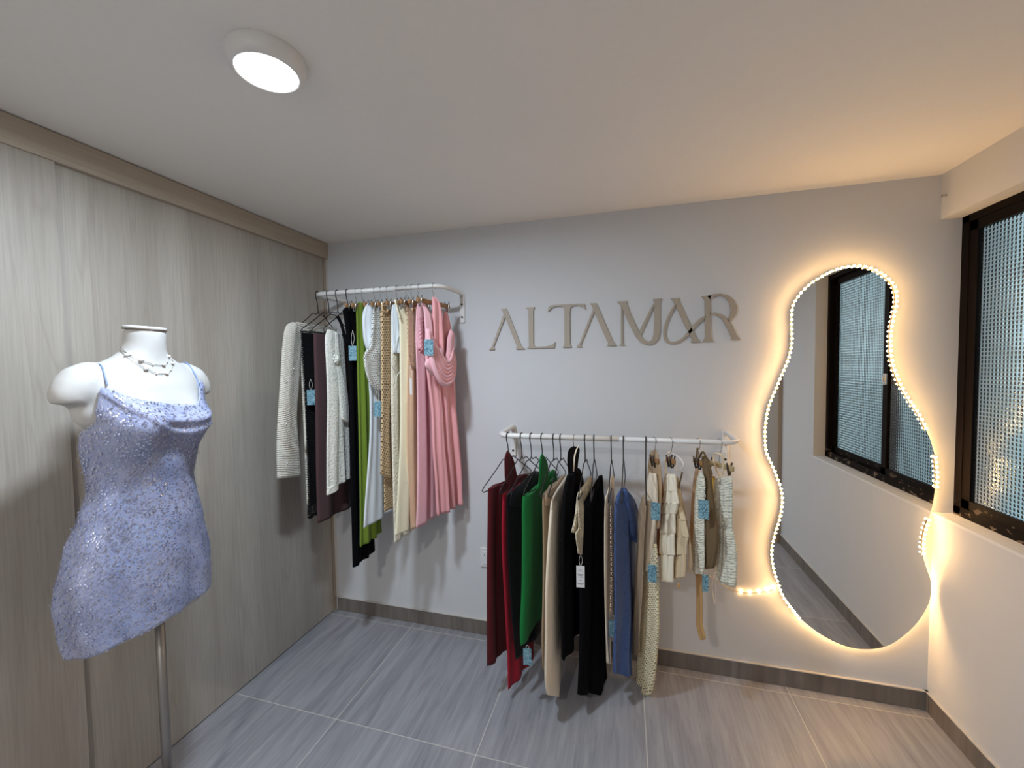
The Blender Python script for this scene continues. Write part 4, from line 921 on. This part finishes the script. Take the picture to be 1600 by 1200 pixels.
# sequin slip dress
M_DRESS = None
def dress_mat():
    t = NT('lilac_sequin_mesh'); uv = t.map('UV', (1, 1, 1))
    vo = t.n('ShaderNodeTexVoronoi', i_Scale=150.0, i_Randomness=.9); t.l(uv, vo.inputs['Vector'])
    sc = t.n('ShaderNodeSeparateColor'); t.l(vo.outputs['Color'], sc.inputs[0])
    big = t.n('ShaderNodeTexNoise', i_Scale=7.0, i_Detail=4.0); t.l(uv, big.inputs['Vector'])
    col = t.mix(t.ramp(big.outputs[0], .30, .72), (.27, .34, .60, 1), (.42, .44, .64, 1))
    col = t.mix(t.math('MULTIPLY', sc.outputs[0], .25), col, (.66, .70, .82, 1))
    t.l(col, t.b.inputs['Base Color']); t.b.inputs['Roughness'].default_value = .30
    t.b.inputs['Metallic'].default_value = 0; t.b.inputs['Roughness'].default_value = .7
    fz = t.n('ShaderNodeTexNoise', i_Scale=190.0, i_Detail=3.0); t.l(uv, fz.inputs['Vector'])
    bp = t.n('ShaderNodeBump', i_Strength=.6, i_Distance=.003); t.l(fz.outputs[0], bp.inputs['Height']); t.l(bp.outputs[0], t.b.inputs['Normal'])
    # each sequin tilts its own way
    cmb = t.n('ShaderNodeVectorMath', operation='SUBTRACT'); t.l(vo.outputs['Color'], cmb.inputs[0]); cmb.inputs[1].default_value = (.5, .5, .5)
    s2 = t.n('ShaderNodeVectorMath', operation='SCALE'); t.l(cmb.outputs[0], s2.inputs[0]); s2.inputs['Scale'].default_value = .26
    ge = t.n('ShaderNodeNewGeometry'); ad = t.n('ShaderNodeVectorMath', operation='ADD'); t.l(ge.outputs['Normal'], ad.inputs[0]); t.l(s2.outputs[0], ad.inputs[1])
    nm = t.n('ShaderNodeVectorMath', operation='NORMALIZE'); t.l(ad.outputs[0], nm.inputs[0])
    gl = t.n('ShaderNodeBsdfGlossy', i_Roughness=.07); gl.inputs[0].default_value = (.86, .88, .95, 1); t.l(nm.outputs[0], gl.inputs['Normal'])
    sq = t.n('ShaderNodeMixShader'); inside = t.math('LESS_THAN', vo.outputs[0], .42)
    t.l(t.math('MULTIPLY', inside, .5), sq.inputs[0]); t.l(t.b.outputs[0], sq.inputs[1]); t.l(gl.outputs[0], sq.inputs[2])
    tr = t.n('ShaderNodeBsdfTransparent'); mx = t.n('ShaderNodeMixShader'); mx.inputs[0].default_value = .34
    t.l(sq.outputs[0], mx.inputs[1]); t.l(tr.outputs[0], mx.inputs[2]); t.l(mx.outputs[0], t.out.inputs[0])
    return t.m
def dress(name, mat, parent, ext, zhem, fold, top_off=0, seed=3):
    bm = NB(); uvl = bm.loops.layers.uv.verify(); NT_ = 128; M_ = 90; V = []
    tops = [(-180, 1.30), (-120, 1.315), (-92, 1.345), (-75, 1.375), (-62, 1.425), (-52, 1.466), (-44, 1.452), (-25, 1.424), (0, 1.405), (20, 1.396), (36, 1.425), (50, 1.478), (62, 1.435), (75, 1.375), (92, 1.345), (120, 1.315), (180, 1.30)]
    def top(d):
        for a, b in zip(tops, tops[1:]):
            if a[0] <= d <= b[0]: return a[1]+(b[1]-a[1])*(d-a[0])/(b[0]-a[0])
    for i in range(M_+1):
        row = []
        for k in range(NT_):
            th = 2*pi*k/NT_; dg = math.degrees(th); dg = dg-360 if dg > 180 else dg
            z0 = top(dg)-top_off; zh = zhem + .022*max(0, cos(th)) + .004*sin(th) ; t = i/M_; z = z0+(zh-z0)*t
            zz = z
            e = ext + .004*(1 if t > .02 else .5)
            if z < .95: e += (.95-z)*.02
            f = fold*max(0, (1.12-z)/.4)*(sin(7*th+seed)+.5*sin(13*th+1))
            # cowl drape across the bust
            if abs(dg) < 55 and z > 1.30: f += (.012*math.exp(-((z-1.352-.000026*(dg-10)**2)/.014)**2) + .009*math.exp(-((z-1.315-.00003*(dg-15)**2)/.013)**2) - .004*math.exp(-((z-1.334-.00003*(dg-12)**2)/.009)**2))*max(0, cos(pi*dg/120))
            f += .0022*sin(40*z+3*th)*sin(5*th+z*9) + .0035*max(0, min(1, (1.25-z)*4))*sin(4*th-6*z+1)
            q = tpt(th, zz, e+f); q.z = z; row.append(bm.verts.new(q))
        V.append(row)
    for i in range(M_):
        for k in range(NT_):
            k2 = (k+1) % NT_; fc = bm.faces.new((V[i][k], V[i][k2], V[i+1][k2], V[i+1][k])); fc.smooth = True
            for lp, (a, b) in zip(fc.loops, ((k, i), (k+1, i), (k+1, i+1), (k, i+1))): lp[uvl].uv = (a/NT_*1.0, V[b][0].co.z)
    o = link(name, bm, mat, parent); s = o.modifiers.new('t', 'SOLIDIFY'); s.thickness = .0012; return o
droot = empty('slip_dress', (MX, MY, .75), 'lilac blue sequin mini slip dress with cowl neck, worn by the mannequin', 'dress')
dr_ = dress('sequin_layer', dress_mat(), droot, .009, .745, .006)
M_LIN = plain('lilac_lining', (.38, .42, .62, 1), .6)
dress('lining', M_LIN, droot, .004, .835, .005, .004)
def onbody(u, v, lift=.003, sh=True):
    d = ray(u, v).normalized(); h = BT.ray_cast(CAM, d)
    if h[0] is None: return None
    return h[0] - d*lift
M_STRP = plain('blue_satin_strap', (.20, .28, .50, 1), .5)
for S_ in ([(138, 551.5), (149.6, 557.7), (158, 571), (164, 588), (167.5, 602)], [(281, 561), (293, 568), (303, 582), (308, 594), (311, 607)]):
    P = [q for q in (onbody(u, v, .004) for u, v in S_) if q]; a = P[0]; P = [a+Vector((-.05, 0, -.012)), a+Vector((-.022, 0, .002))]+P
    bm = NB(); tube(bm, catmull(P, 5), .0022, 6); link('strap', bm, M_STRP, droot)
bm = NB(); rs = random.Random(5)
tris = [p_ for p_ in dr_.data.polygons]
for _ in range(5200):
    p_ = tris[rs.randrange(len(tris))]; c0 = Vector(p_.center) + Vector(droot.location)
    dn = Vector(p_.normal)
    if (c0-Vector((MX, MY, c0.z))).dot(dn) < 0: dn = -dn
    if dn.dot(CAM-c0) < 0: continue
    c0 += Vector((rs.uniform(-.004, .004), rs.uniform(-.004, .004), rs.uniform(-.004, .004)))
    n2 = (dn + Vector((rs.gauss(0, .10), rs.gauss(0, .10), rs.gauss(0, .10)))).normalized(); u_ = n2.orthogonal().normalized(); w_ = n2.cross(u_); r_ = .0027
    cv = bm.verts.new(c0+n2*.0028); rim = [bm.verts.new(c0+n2*.0022+(u_*cos(a*pi/4)+w_*sin(a*pi/4))*r_) for a in range(8)]
    for a in range(8): bm.faces.new((cv, rim[a], rim[(a+1) % 8]))
t = NT('lilac_sequin'); t.b.inputs['Base Color'].default_value = (.62, .68, .90, 1); t.b.inputs['Metallic'].default_value = .85; t.b.inputs['Roughness'].default_value = .055
sq_ = link('sequins', bm, t.m, droot); sq_['kind'] = 'stuff'
# necklace
nroot = empty('necklace', onbody(240, 575), 'double strand fine chain necklace with small pearls on the mannequin neck', 'necklace')
N1 = [(179, 535), (190, 545), (204, 555), (221, 563), (240, 569), (256, 570), (263, 565), (265, 556)]
N2 = [(179, 535), (187, 547), (198, 556), (228, 576), (245, 583), (261, 583), (268, 577), (271, 567), (265, 556)]
for Nn in (N1, N2):
    bm = NB(); tube(bm, [e for e in (onbody(q.x, q.y, .004) for q in catmull([(a, b, 0) for a, b in Nn], 6)) if e], .0008, 5); link('chain', bm, M_STEEL, nroot)
PRL = plain('pearl', (.75, .74, .72, 1), .15)
for u, v, r in ((198.5, 554.5, .0052), (221.5, 562.5, .0052), (256.5, 569.5, .0048), (264, 556.5, .0042), (229, 576, .0052), (261.5, 583, .0048), (270.5, 567.5, .0046), (240, 569, .0022), (262.5, 565, .002), (245.5, 583.5, .0022), (268, 577.5, .002), (204, 553.5, .002)):
    bm = NB(); ball(bm, onbody(u, v, .006), r, 12, (1, 1.25, .85)); link('pearl', bm, PRL, nroot)
